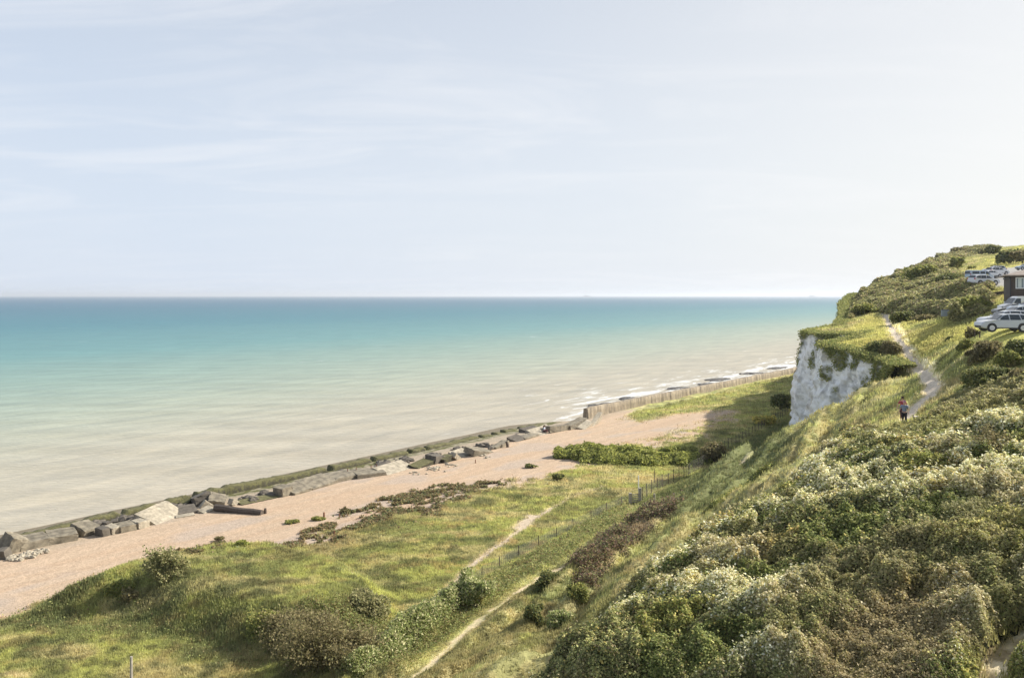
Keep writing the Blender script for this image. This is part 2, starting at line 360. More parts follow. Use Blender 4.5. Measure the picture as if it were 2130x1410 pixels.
sp1 = sstep(.55, .68, fbm(X / .8, Y / .7, 3, 171)); sp2 = sstep(.56, .7, fbm(X / 1.1 + 40, Y / .9, 3, 172)); ck = sstep(.35, .6, fbm(X / 12, Y / 12, 3, 173))
col_ = mix(col_, C(.07, .075, .03), .75 * sp1 * (.35 + .65 * ck)); col_ = mix(col_, C(.24, .17, .075), .6 * sp2 * (1 - ck * .5))
upl = (N_ > -36) * (S_ > 88)
col_ = mix(col_, C(.275, .265, .07), .65 * upl * sstep(.35, .6, fbm(X / 5, Y / 5, 4, 74)))
col_ = mix(col_, C(.13, .125, .05), .75 * slope * sstep(.3, .6, fbm(S_ / 5, N_ / 1.2, 4, 75)))
col_ = mix(col_, C(.21, .17, .08), .6 * slope * sstep(.5, .7, fbm(S_ / 3, N_ / .8, 4, 76)))
col_ = mix(col_, C(.06, .08, .028), .85 * tall)  # rank grass darkened to carry the shadow lying over the gully
col_ = mix(col_, C(.22, .22, .09), .45 * tall2)
col_ = mix(col_, C(.10, .06, .045), .8 * brush)
col_ = mix(col_, C(.27, .27, .055), .9 * lawn)
sh_c = mix(np.broadcast_to(shing, XG.shape + (3,)), C(.45, .32, .215), .45 * sstep(.45, .65, fbm(S_ / 14, N_ / 1.5, 3, 77)))
sh_c = sh_c * (.955 + .09 * sstep(.3, .7, fbm(S_ / 30, N_ / .9, 4, 82)))[..., None]; sh_c = mix(sh_c, C(.40, .33, .27), .7 * sstep(.5, .7, fbm(S_ / 8, N_ / 4, 3, 78)))
sh_c = mix(sh_c, C(.33, .28, .21), sstep(-86, -92, N_) * .8)
sh_c = mix(sh_c, mix(np.broadcast_to(C(.11, .11, .045), XG.shape + (3,)), C(.28, .25, .18), sstep(.45, .6, fbm(X, Y, 4, 80))), sstep(-93.6, -94.6, N_ + 1.2 * (j2 - .5)) * (S_ < 142))
col_ = mix(col_, sh_c, beach)
col_ = mix(col_, C(.10, .09, .045), .85 * weed)
# fringe of rusty dock at the meadow edge
fringe = np.exp(-((N_ - medge + (j1 - .5) * 9) / 1.6) ** 2) * sstep(.45, .6, j2 + .05) * (S_ > 38) * (S_ < 75)
col_ = mix(col_, C(.17, .085, .05), .75 * fringe)
pc = C(.68, .58, .45)
col_ = mix(col_, C(.50, .41, .31), .9 * path); col_ = mix(col_, C(.34, .27, .185), .8 * path2 * (.6 + .4 * sstep(.4, .55, j2)) * (1 - .7 * sstep(88, 95, Y)))
col_ = mix(col_, pc, cpath); col_ = mix(col_, pc * .8, .8 * cpath2 * sstep(.35, .5, j2))
col_ = mix(col_, mix(np.broadcast_to(C(.42, .35, .26), XG.shape + (3,)), C(.2, .15, .09), sstep(.45, .6, j2)), .9 * np.maximum(corner, dirt))
col_ = mix(col_, C(.34, .33, .31), carpark)
col_ = mix(col_, C(.06, .06, .035), .9 * np.maximum(scrub, sstep(.1, .5, THK) * 1.0))
col_ = mix(col_, mix(np.broadcast_to(C(.70, .70, .70), XG.shape + (3,)), C(.08, .1, .04), sstep(.45, .6, fbm(X / 2, ZB / 1.2, 4, 79))), steep)
seabed = sstep(-99.5, -101, N_)
col_ = mix(col_, C(.2, .17, .12), seabed)
lum = col_.mean(-1); gm = 1 - np.maximum.reduce([beach, cpath, path, carpark, steep, path2]); col_ = mix(col_, lum[..., None] * C(1.22, 1.08, .60), .36 * gm); col_ = col_ * (1 + 1.15 * (1 - np.maximum.reduce([beach, cpath, path, carpark, steep]))[..., None])
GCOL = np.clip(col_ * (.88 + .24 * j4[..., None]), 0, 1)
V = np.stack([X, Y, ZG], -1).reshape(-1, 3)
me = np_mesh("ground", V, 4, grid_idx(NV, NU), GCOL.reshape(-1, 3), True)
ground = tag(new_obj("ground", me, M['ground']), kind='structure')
print("ground", time.time() - T0)

# ------------------------------------------------------------------ leaves and blades
def rand_unit(n):
    v = rng.normal(size=(n, 3)); return v / (np.linalg.norm(v, axis=1, keepdims=True) + 1e-9)
def leaf_mesh(name, P, size, colr, up=.0, aspect=.6, nrm=None):
    """one diamond leaf per point, facing at random (up tilts them to the sky)"""
    colr = np.asarray(colr) * LEAFK; n = len(P); nr = rand_unit(n); nr[:, 2] = np.abs(nr[:, 2]) + up; nr = nr * (1.0 if nrm is not None else 1) + (0 if nrm is None else nrm * .65); nr /= np.linalg.norm(nr, axis=1, keepdims=True)
    a = np.cross(nr, rand_unit(n)); a /= np.linalg.norm(a, axis=1, keepdims=True) + 1e-9; b = np.cross(nr, a)
    s = np.asarray(size).reshape(-1, 1) * np.ones((n, 1))
    V = np.stack([P - a * s, P - b * s * aspect + nr * s * .15, P + a * s, P + b * s * aspect + nr * s * .15], 1).reshape(-1, 3)
    return np_mesh(name, V, 4, np.arange(4 * n), np.repeat(np.clip(colr, 0, 1), 4, 0))
def blade_mesh(name, P, h, w, colr, lean=.45, blades=3):
    n = len(P); P = np.repeat(P, blades, 0); h = np.repeat(h, blades) * rng.uniform(.6, 1.15, n * blades); w = np.repeat(w, blades); colr = np.repeat(colr, blades, 0)
    m = len(P); an = rng.uniform(0, 6.283, m); d = np.stack([np.cos(an), np.sin(an), np.zeros(m)], 1)
    ln = rng.uniform(0, 6.283, m); L = np.stack([np.cos(ln), np.sin(ln), np.zeros(m)], 1) * (rng.uniform(.1, 1, m) * lean * h)[:, None]
    off = np.stack([rng.normal(size=m), rng.normal(size=m), np.zeros(m)], 1) * w[:, None] * 1.6
    b = P + off; tip = b + L; tip[:, 2] += h
    V = np.stack([b - d * w[:, None] / 2, b + d * w[:, None] / 2, tip], 1).reshape(-1, 3)
    V[0::3, 2] -= .03; V[1::3, 2] -= .03
    c = np.repeat(np.clip(colr * rng.uniform(.75, 1.25, (m, 1)), 0, 1), 3, 0)
    return np_mesh(name, V, 3, np.arange(3 * m), c)
fr0, fr1 = int((-.74 - U0) / (U1 - U0) * NU), int((.90 - U0) / (U1 - U0) * NU)
def pick(W, n, y0=13, y1=640):
    """n random points of the land with weight W, even over the grid cells"""
    i0, i1 = np.searchsorted(va, [y0, y1]); sub = W[i0:i1, fr0:fr1].ravel().astype(float); sub = sub / sub.sum()
    k = np.searchsorted(np.cumsum(sub), rng.random(n)); k = np.minimum(k, len(sub) - 1)
    i = k // (fr1 - fr0) + i0; j = k % (fr1 - fr0) + fr0
    u = ua[j] + (rng.random(n) - .5) * (ua[1] - ua[0]); y = va[i] * np.exp((rng.random(n) - .5) * math.log(va[1] / va[0]))
    return u * y, y
def vis_w():
    """how many pixels high each grid cell looks: foreshortened ground needs fewer plants"""
    g = np.abs(np.gradient(PYG, axis=0)); return np.clip(g, .15, 3) / 2.2
VW = vis_w()
# ------------------------------------------------------------------ chalk cliff: its own displaced skin along the edge
def resample(pts, step):
    P = np.array(pts, float); L = np.r_[0, np.cumsum(np.hypot(*np.diff(P, axis=0).T))]; n = int(L[-1] / step) + 1
    t = np.linspace(0, L[-1], n); return np.stack([np.interp(t, L, P[:, 0]), np.interp(t, L, P[:, 1])], 1), t
def smooth1(a, k):
    ker = np.ones(k) / k; return np.stack([np.convolve(np.pad(a[:, i], k // 2, 'edge'), ker, 'valid')[:len(a)] for i in (0, 1)], 1)
E, tE = resample([(103.5, -21.8)] + EDGE[3:18], .28); E = smooth1(E, 7)
tan = np.gradient(E, axis=0); tan /= np.linalg.norm(tan, axis=1, keepdims=True); nor = np.stack([-tan[:, 1], tan[:, 0]], 1)   # points in (s,n)
# outward = away from the plateau
tst = sdist(E[:, 0] + nor[:, 0] * .5, E[:, 1] + nor[:, 1] * .5, POLY); nor[tst > 0] *= -1
def wxy(E): x, y = xy(E[:, 0], E[:, 1]); return x, y
xi, yi = wxy(E - nor * 3.2); ztop, _ = base(xi, yi); xo, yo = wxy(E + nor * 2.2); zbot, _ = base(xo, yo)
ztop = ztop + .05; zbot = np.minimum(zbot - 1.0, ztop - .3)
NR = 80; tt = np.linspace(0, 1, NR)[:, None]
tk = np.clip(tt / .86, 0, 1); tq = np.clip((tt - .86) / .14, 0, 1)
prof = .9 - 1.9 * tk ** 1.1 - 2.3 * tq
Zc = zbot[None] + (ztop - zbot)[None] * (tk - .03 * np.sin(tk * 3.14) ) - .10 * sstep(.5, 0, tq) * (tk > .99)
drop = np.clip((ztop - zbot) / 5, 0, 1)[None]
disp = (1.9 * (fbm(tE[None] / 3.2 + Zc * .05, Zc / 7, 3, 101) - .5) + 1.3 * (fbm(tE[None] / 1.2, Zc / 1.7, 3, 102) - .5) + .9 * (fbm(tE[None] / .5, Zc / .6, 3, 103) - .5))
env = np.sin(np.clip(tt / .9, 0.0, 1) * math.pi) ** .4; env[0] = 0; env[tt > .9] = 0
off = prof * np.ones_like(Zc) + disp * env * (.25 + .75 * drop)
Sx = E[None, :, 0] + nor[None, :, 0] * off; Nx = E[None, :, 1] + nor[None, :, 1] * off
Xc, Yc = xy(Sx, Nx)
stain = .6 * fbm(tE[None] / 1.5, Zc / 2.2, 4, 104) + .4 * fbm(tE[None] / .5, Zc / .6, 3, 114); top_d = (ztop[None] - Zc)
turf = sstep(.0, 1.0, 1.1 + 3.2 * (fbm(tE[None] / 3.5, Zc / 7, 3, 105) - .45) + 1.2 * (fbm(tE[None] / .8, Zc / .8, 3, 106) - .5) - top_d * 1.0)
ivy = sstep(.55, .63, fbm(tE[None] / 2.6, Zc / 2.2, 4, 107) + .10 * sstep(8, 2, tE[None]) )
inl = sstep(7.5, 3, tE[None])   # the landward end of the face is grown over
talus = sstep(.16, .06, tt + .1 * (stain - .5))
cc = np.broadcast_to(C(.88, .88, .86), Zc.shape + (3,))
cc = mix(cc, C(.45, .44, .41), .6 * sstep(.54, .62, stain)); cc = mix(cc, C(.60, .53, .42), .5 * sstep(.55, .7, fbm(tE[None] / 5, Zc / 3, 3, 108)))
crk = np.abs(fbm(tE[None] / .9 + .4 * Zc / 3, Zc / 3.5, 4, 115) - .5); cc = mix(cc, C(.30, .29, .27), .6 * sstep(.022, .006, crk)); fl = np.abs(((Zc + .5 * fbm(tE[None] / 4, Zc * 0, 2, 116)) % 2.3) - 1.1); cc = mix(cc, C(.3, .29, .28), .45 * sstep(.13, .05, fl) * sstep(.5, .6, fbm(tE[None] / .6, Zc / .6, 2, 117)))
veg = np.maximum(np.where(tt > .84, 1.0, 0.0) * np.ones_like(Zc), np.maximum(np.maximum(turf, .7 * ivy * (.25 + .75 * sstep(9, 3, top_d))), np.maximum(inl * sstep(.35, .45, stain + .12), talus * .8)))
cc = mix(cc, C(.12, .13, .05), veg)
Vc = np.stack([Xc, Yc, Zc], -1)
cliff = tag(new_obj("chalk_cliff", np_mesh("chalk_cliff", Vc.reshape(-1, 3), 4, grid_idx(NR, len(E)), cc.reshape(-1, 3), True), M['rock']), kind='structure')
# hanging growth on the grassy parts of the face
def cliff_growth():
    w = (veg > .45).ravel(); k = np.flatnonzero(w); k = rng.choice(k, 52000)
    P = Vc.reshape(-1, 3)[k] + rng.normal(size=(len(k), 3)) * .16
    on = np.stack([nor[:, 0] * S1 + nor[:, 1] * S2, nor[:, 0] * S2 - nor[:, 1] * S1], 1)[k % len(E)]
    P[:, :2] += on * rng.uniform(.0, .35, (len(k), 1))
    g = rng.random((len(k), 1)); c = C(.085, .105, .035) * (1 - g) + C(.17, .16, .06) * g
    o = new_obj("cliff_growth", leaf_mesh("cliff_growth", P, rng.uniform(.09, .2, len(k)), c), M['leaf'])
    tag(o, "dark turf and ivy hanging over the lip of the white chalk cliff", "ivy", kind='stuff')
cliff_growth()

# ------------------------------------------------------------------ grass
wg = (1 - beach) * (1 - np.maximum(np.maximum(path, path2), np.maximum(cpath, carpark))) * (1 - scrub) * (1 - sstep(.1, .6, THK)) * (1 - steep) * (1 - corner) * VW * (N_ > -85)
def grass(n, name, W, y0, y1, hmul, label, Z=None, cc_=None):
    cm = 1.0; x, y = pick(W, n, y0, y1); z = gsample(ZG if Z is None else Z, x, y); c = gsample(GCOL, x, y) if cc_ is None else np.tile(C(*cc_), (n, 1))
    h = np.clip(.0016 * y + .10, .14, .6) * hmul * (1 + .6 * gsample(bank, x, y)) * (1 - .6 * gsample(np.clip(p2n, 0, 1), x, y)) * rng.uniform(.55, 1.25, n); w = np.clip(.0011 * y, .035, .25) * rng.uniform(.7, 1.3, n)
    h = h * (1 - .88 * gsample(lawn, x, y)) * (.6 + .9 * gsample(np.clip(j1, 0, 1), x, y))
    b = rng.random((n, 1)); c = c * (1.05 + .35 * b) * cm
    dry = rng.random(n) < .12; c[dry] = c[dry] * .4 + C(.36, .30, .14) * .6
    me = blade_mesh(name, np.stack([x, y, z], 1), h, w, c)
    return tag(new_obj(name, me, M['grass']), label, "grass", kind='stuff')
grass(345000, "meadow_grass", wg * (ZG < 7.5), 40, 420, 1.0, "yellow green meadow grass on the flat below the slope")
grass(170000, "slope_grass", wg * (ZG >= 7.5) * (S_ < 108), 20, 200, 1.35, "rough wind combed grass on the steep slope and cliff shoulder")
grass(122000, "clifftop_grass", wg * (ZG >= 7.5) * (S_ >= 108), 60, 640, .9, "short bright grass on the cliff top beyond the walkers")
# reddish bramble band and rough brown tangle
def leaves_on(name, W, n, y0, y1, lift, thick_, size, pal, label, cat, up=.3, Z=None):
    x, y = pick(W, n, y0, y1); zz = gsample(ZG if Z is None else Z, x, y) + lift + rng.uniform(0, 1, n) ** 1.5 * thick_
    pal = np.array(pal); c = pal[rng.integers(0, len(pal), n)] * rng.uniform(.7, 1.3, (n, 1))
    sz = np.clip(.0019 * y, .035, .3) * size * rng.uniform(.6, 1.3, n)
    return tag(new_obj(name, leaf_mesh(name, np.stack([x, y, zz], 1), sz, c, up), M['leaf']), label, cat, kind='stuff')
leaves_on("bramble_patch", brush * sstep(.38, .6, j1 + .06) * VW, 26000, 40, 140, 0, .8, .8, [(.085,.055,.042),(.06,.045,.035),(.12,.08,.05),(.06,.055,.03),(.12,.11,.05),(.09,.10,.04)], "rusty red and brown brambles beside the lower footpath", "brambles")
leaves_on("rough_herbage", (tall2 * .8 + brown * 1.6 + .12 * bank) * VW * (1 - p2n), 60000, 40, 140, 0, .4, .72, [(.12,.13,.045),(.10,.115,.04),(.15,.15,.06),(.08,.09,.035),(.12,.095,.045)], "rough grey green herbage along the fence and on the near bank", "undergrowth")
leaves_on("shore_weeds", (weed + .9 * fringe * (beach < .9)) * VW, 24000, 40, 200, 0, .3, 1.0, [(.11,.10,.045),(.09,.07,.04),(.13,.095,.05),(.085,.095,.045)], "sparse brown weeds along the top of the shingle", "weeds")

# ------------------------------------------------------------------ scrub on the slope: canopy shell with leaves through it
ZC = ZG + CAN
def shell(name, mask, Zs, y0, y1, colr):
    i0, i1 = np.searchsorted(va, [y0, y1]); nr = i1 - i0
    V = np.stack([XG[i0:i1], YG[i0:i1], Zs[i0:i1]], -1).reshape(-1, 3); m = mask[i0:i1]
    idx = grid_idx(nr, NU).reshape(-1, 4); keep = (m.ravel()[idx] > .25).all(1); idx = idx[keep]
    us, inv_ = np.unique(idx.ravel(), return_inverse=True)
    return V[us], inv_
def canopy_normal(Z, x, y):
    e = np.maximum(.004 * y, .06); zx = (gsample(Z, x + e, y) - gsample(Z, x - e, y)) / (2 * e); zy = (gsample(Z, x, y + e) - gsample(Z, x, y - e)) / (2 * e)
    n = np.stack([-zx, -zy, np.ones_like(zx)], 1); return n / np.linalg.norm(n, axis=1, keepdims=True)
def scrub_obj(name, mask, Zs, y0, y1, n, size, palf, label, cat, depth=.3):
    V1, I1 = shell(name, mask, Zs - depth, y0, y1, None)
    x, y = pick((mask > .3) * np.maximum(VW, .35), n, y0, y1); z = gsample(Zs, x, y) + depth * (rng.random(n) ** .8 - .75) * 1.2
    z = z + np.where(rng.random(n) < .06, rng.uniform(0, .3, n), 0)
    c = palf(x, y, n)
    sz = np.clip(.0018 * y, .038, .4) * size * rng.uniform(.6, 1.35, n)
    a = leaf_mesh(name, np.stack([x, y, z], 1), sz, c, 0, .6, canopy_normal(Zs, x, y))
    V2 = np.empty(len(a.vertices) * 3, np.float32); a.vertices.foreach_get("co", V2); V2 = V2.reshape(-1, 3)
    C2 = np.empty(len(a.vertices) * 4, np.float32); a.color_attributes["Col"].data.foreach_get("color", C2); C2 = C2.reshape(-1, 4)[:, :3]
    bpy.data.meshes.remove(a)
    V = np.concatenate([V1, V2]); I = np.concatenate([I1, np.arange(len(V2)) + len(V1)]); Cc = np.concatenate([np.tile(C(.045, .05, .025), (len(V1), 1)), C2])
    return tag(new_obj(name, np_mesh(name, V, 4, I, Cc), M['leaf']), label, cat, kind='stuff')
def pal_mix(x, y, n, cols, wts):
    k = rng.choice(len(cols), n, p=np.array(wts) / sum(wts)); return np.array(cols)[k] * rng.uniform(.7, 1.3, (n, 1))
def pal_near(x, y, n):
    c = pal_mix(x, y, n, [(.055,.065,.025),(.105,.115,.04),(.18,.185,.065),(.125,.10,.055),(.27,.245,.095)], [3, 4, 3.4, 1.8, 2.4])
    sp = gsample(c1, x, y); gn = (gsample(c5, x, y) - .5)
    for lo_, hi_, tint in ((0, .22, (.72, .8, .6)), (.22, .36, (1.15, .98, .8)), (.4, .62, (1.05, 1.06, .75)), (.62, .8, (.9, .92, .95))):
        k_ = (sp >= lo_) & (sp < hi_); c[k_] = c[k_] * C(*tint)
    c = c * (1 + .5 * gn)[:, None]
    dp = gsample(drypatch, x, y) > rng.random(n) * 1.1; c[dp] = C(.17, .135, .07) * rng.uniform(.5, 1.4, (dp.sum(), 1))
    t = gsample(np.clip((CAN - .55) / 1.1, 0, 1) * sstep(.38, .58, fbm(X / 4.5, Y / 3.6, 3, 201)), x, y) * (1 - .75 * gsample(low_scrub, x, y))
    pale = rng.random(n) < .85 * t * (1 - .8 * gsample(drypatch, x, y)) * (sp > .2)
    c[pale] = np.array([(.40, .36, .23), (.30, .29, .13), (.48, .43, .30)])[rng.integers(0, 3, pale.sum())] * rng.uniform(.75, 1.15, (pale.sum(), 1))
    yel = (rng.random(n) < .012); c[yel] = C(.30, .23, .06)
    lo = gsample(low_scrub, x, y) > rng.random(n) * 1.3; c[lo] = c[lo] * .35 + C(.20, .19, .075) * .65 * rng.uniform(.6, 1.3, (lo.sum(), 1))
    c = c * .86 + c.mean(1, keepdims=True) * C(.16, .15, .11)
    dry = gsample(sstep(.56, .66, fbm(X / 5, Y / 5, 3, 202)), x, y) > rng.random(n) * 1.2
    c[dry] = c[dry] * .5 + C(.17, .145, .075) * .5
    return c
scrub_obj("clematis_scrub", scrub, ZC, 13, 95, 1250000, 1.0, pal_near, "tangled clematis and bramble scrub with pale seed heads covering the near slope", "scrub", .34)
def pal_far(x, y, n): 
    c = pal_mix(x, y, n, [(.09,.095,.04),(.14,.14,.055),(.20,.185,.08),(.16,.125,.075)], [3, 4, 3, 2.4]); return c
scrub_obj("clifftop_thicket", (THK > .35) * (Y < 240) * 1.0, ZG + THK, 90, 640, 170000, 1.0, pal_far, "low windswept thorn thicket over the cliff top beyond the path", "thicket", .5)
scrub_obj("hilltop_thicket", (THK > .35) * (Y >= 240) * 1.0, ZG + THK, 90, 640, 50000, .9, pal_far, "dark scrub along the skyline of the farthest hill", "thicket", .8)
print("scrub", time.time() - T0)

grass(60000, "scrub_grass", scrub * (.15 + low_scrub) * sstep(.42, .6, fbm(X / 3, Y / 3, 3, 205)) * VW, 20, 95, 1.3, "straw green grass standing up through the scrub on the upper slope", ZG + CAN * .8, (.30, .28, .11))
# ------------------------------------------------------------------ single shrubs
M['wood'] = plain("bark", (.12, .09, .06), .9, 0, .3, 8, bumpd=.01)
PAL = {'dark': [(.05,.06,.025),(.075,.085,.03),(.11,.105,.04)], 'green': [(.09,.10,.03),(.135,.145,.04),(.19,.19,.055)], 'brown': [(.10,.085,.045),(.085,.08,.035),(.13,.11,.055)],
       'pale': [(.10,.12,.045),(.16,.165,.07),(.12,.14,.05),(.25,.235,.135)], 'grey': [(.13,.125,.06),(.10,.105,.045),(.18,.165,.085)], 'olive': [(.12,.13,.04),(.16,.15,.05),(.08,.09,.03)], 'yellow': [(.22,.20,.06),(.16,.16,.05),(.28,.23,.07)]}
def shrub(name, px, py, w, h, pal, label, cat="shrub", group=None, depth=None, n=None, spiky=False, Yf=None):
    """px,py: foot of the shrub in the photo; w,h: its size in photo pixels"""
    x, y = inv(px, py)
    if Yf: x, y = (px - CX) / F * Yf, Yf
    z = float(gsample(ZG, np.array([x]), np.array([y]))[0]); W = w * y / F; Hh = h * y / F; D = depth or W * .8
    root = empty(name, (x, y, z), 0, label, cat, group)
    nl = max(9, int(9 + W * 3)); cs = np.stack([rng.uniform(-.36, .36, nl) * W, rng.uniform(-.36, .36, nl) * D, rng.uniform(.18, .62, nl) * Hh], 1)
    cs[0] = (0, 0, Hh * .55); rr = rng.uniform(.11, .30, nl); rr[0] = .3
    n = n or int(np.clip(w * h * 2.2, 300, 26000)); k = rng.integers(0, nl, n); d = rand_unit(n); d[:, 2] = np.where(d[:, 2] < -.5, -d[:, 2], d[:, 2])
    r = rng.random(n) ** .35
    wob = .55 + .9 * fbm(d[:, 0] * 3 + k * 7.7, d[:, 1] * 3 + d[:, 2] * 2, 3, 301)
    P = cs[k] + d * (r * rr[k] * wob)[:, None] * np.array([W, D, Hh * 1.05])
    if spiky:
        tw = rand_unit(70); tw[:, 2] = np.abs(tw[:, 2]) + .15; tl = rng.uniform(.55, 1.1, 70); k = rng.integers(0, 70, n); q = rng.random(n) ** .6
        P = tw[k] * (q * tl[k])[:, None] * np.array([W * .55, D * .5, Hh]) + rng.normal(size=(n, 3)) * (.05 * W); P[:, 0] -= .35 * W * q * (P[:, 2] / Hh) * .6
    P[:, 2] = np.maximum(P[:, 2], .02)
    gz_ = gsample(ZG, P[:, 0] + x, P[:, 1] + y) - z; P[:, 2] += np.minimum(gz_, Hh * .3) * (1 - np.clip(P[:, 2] / Hh, 0, 1))
    pl = np.array(PAL[pal]); c = pl[rng.integers(0, len(pl), n)] * rng.uniform(.75, 1.25, (n, 1))
    sz = np.clip(.0017 * y, .03, .5) * rng.uniform(.6, 1.3, n)
    new_obj("foliage", leaf_mesh("foliage", P, sz, c, .1), M['leaf'], root)
    mb = MB()
    for i in range(min(nl, 7)):
        e = Vector(cs[i]); mb.tube([(0, 0, -.15), (e.x * .4, e.y * .4, e.z * .55), e * 1.0], [max(.02, W * .02), W * .012 + .01, .008], 5)
    mb.build("stems", M['wood'], root)
    return root
# ------------------------------------------------------------------ object materials
import bmesh
M['concrete'] = plain("old_concrete", (.19, .165, .12), .9, 0, .55, 1.2, bumpd=.05)
M['concrete_pale'] = plain("pale_concrete", (.33, .29, .22), .9, 0, .4, 1.6, bumpd=.05)
M['concrete_dark'] = plain("stained_concrete", (.11, .095, .075), .9, 0, .35, 1.6, bumpd=.05)
def mossy():
    m, nt, B, O = mat_new("weedy_concrete"); p = geo_pos(nt); n = noise(nt, p, 2.2, 7, .75); n2 = noise(nt, p, 6, 5, .7)
    g = nt.nodes.new("ShaderNodeNewGeometry"); s = nt.nodes.new("ShaderNodeSeparateXYZ"); nt.links.new(g.outputs["Normal"], s.inputs[0])
    a = nt.nodes.new("ShaderNodeMath"); a.operation = 'MULTIPLY_ADD'; nt.links.new(s.outputs[2], a.inputs[0]); a.inputs[1].default_value = .25; nt.links.new(n.outputs[0], a.inputs[2])
    r = ramp(nt, a.outputs[0], [(.42, (.035, .03, .02)), (.56, (.06, .055, .027)), (.72, (.11, .105, .035)), (.88, (.17, .15, .08))])
    c = mixc(nt, 'MULTIPLY', .7, r.outputs[0], ramp(nt, n2.outputs[0], [(.3, (.5, .5, .5)), (.7, (1.3, 1.3, 1.3))]).outputs[0])
    nt.links.new(c, B.inputs["Base Color"]); B.inputs["Roughness"].default_value = .9; bump(nt, B, n2.outputs[0], 1, .08); return m
M['mossy'] = mossy()
def wallmat():
    m, nt, B, O = mat_new("sea_wall_concrete"); p = geo_pos(nt)
    n = noise(nt, scaled(nt, p, (.9, .9, .12)), 1.0, 6, .7); n2 = noise(nt, p, 1.2, 5, .6)
    r = ramp(nt, n.outputs[0], [(.32, (.13, .11, .085)), (.5, (.27, .225, .165)), (.68, (.42, .36, .27))])
    c = mixc(nt, 'MULTIPLY', .6, r.outputs[0], ramp(nt, n2.outputs[0], [(.3, (.6, .6, .6)), (.7, (1.25, 1.2, 1.1))]).outputs[0])
    nt.links.new(c, B.inputs["Base Color"]); B.inputs["Roughness"].default_value = .92; bump(nt, B, n2.outputs[0], 1, .08); return m
M['seawall'] = wallmat()
M['ledge'] = plain("wave_cut_rock", (.075, .07, .065), .7, 0, .4, .8, bumpd=.1)
M['timber'] = plain("dark_timber", (.09, .07, .055), .85, 0, .35, 5, bumpd=.01)
M['greywood'] = plain("weathered_wood", (.34, .31, .27), .85, 0, .25, 6, bumpd=.01)
M['rust'] = plain("rusty_iron", (.20, .09, .05), .8, .2, .4, 9)
M['wire'] = plain("galvanised_wire", (.09, .09, .075), .6, .3, .1, 5)
M['whitepaint'] = plain("white_paint", (.75, .75, .72), .5, 0, .06, 2)

def rough_block(L, T, Hh, seed, chip=.10, taper=.02):
    """a broken concrete block: subdivided, edges worn, faces uneven; local x along the length, base at z=0"""
    bm = bmesh.new(); bmesh.ops.create_cube(bm, size=1)
    bmesh.ops.subdivide_edges(bm, edges=bm.edges[:], cuts=5, use_grid_fill=True)
    P = np.array([v.co[:] for v in bm.verts]); e = np.sort(np.abs(P), 1); edge = sstep(.40, .5, e[:, 1])
    k = chip * (.3 + .9 * edge)
    nz = lambda s: (fbm(P[:, 0] * L * 1.1 + P[:, 2] * 3.1 + seed * 9.7, P[:, 1] * T * 1.7 + P[:, 2] * Hh * 1.3 + s * 31, 3, seed + s) - .5) * 2
    Q = P * np.array([L, T, Hh]); Q[:, 2] += Hh / 2
    Q *= np.array([1, 1, 1]); Q[:, 0] *= 1 - taper * (P[:, 2] + .5) * .5; Q[:, 1] *= 1 - taper * 2 * (P[:, 2] + .5)
    Q += np.stack([nz(1), nz(2), nz(3)], 1) * k[:, None] * 1.3; Q -= P * (edge * chip * .6)[:, None]
    for v, q in zip(bm.verts, Q): v.co = q
    me = bpy.data.meshes.new("block"); bm.to_mesh(me); bm.free(); return me
_sd = [0]
def slab(p0, p1, hpx, T, label, mat='concrete', roll=0, pitch=0, name="concrete_piece", grp="fallen concrete slabs of the broken sea wall", cat="slab", lift=0, chip=.1, z0=None):
    _sd[0] += 1
    (xa, ya), (xb, yb) = inv(*p0), inv(*p1); x, y = (xa + xb) / 2, (ya + yb) / 2; L = math.hypot(xb - xa, yb - ya) * 1.04; T = T * 1.35; x += -S2 * T * .42; y += S1 * T * .42; Hh = hpx * y / F * .88
    me = rough_block(L, T, Hh, 400 + _sd[0] * 3, min(chip * .6, Hh * .10), .02); me.materials.append(M[mat])
    o = bpy.data.objects.new(name, me); col.objects.link(o); z = zb(x, y) if z0 is None else z0
    o.location = (x, y, z - .12 + lift); o.rotation_euler = (math.radians(roll), math.radians(-pitch), math.atan2(yb - ya, xb - xa))
    return tag(o, label, cat, grp)
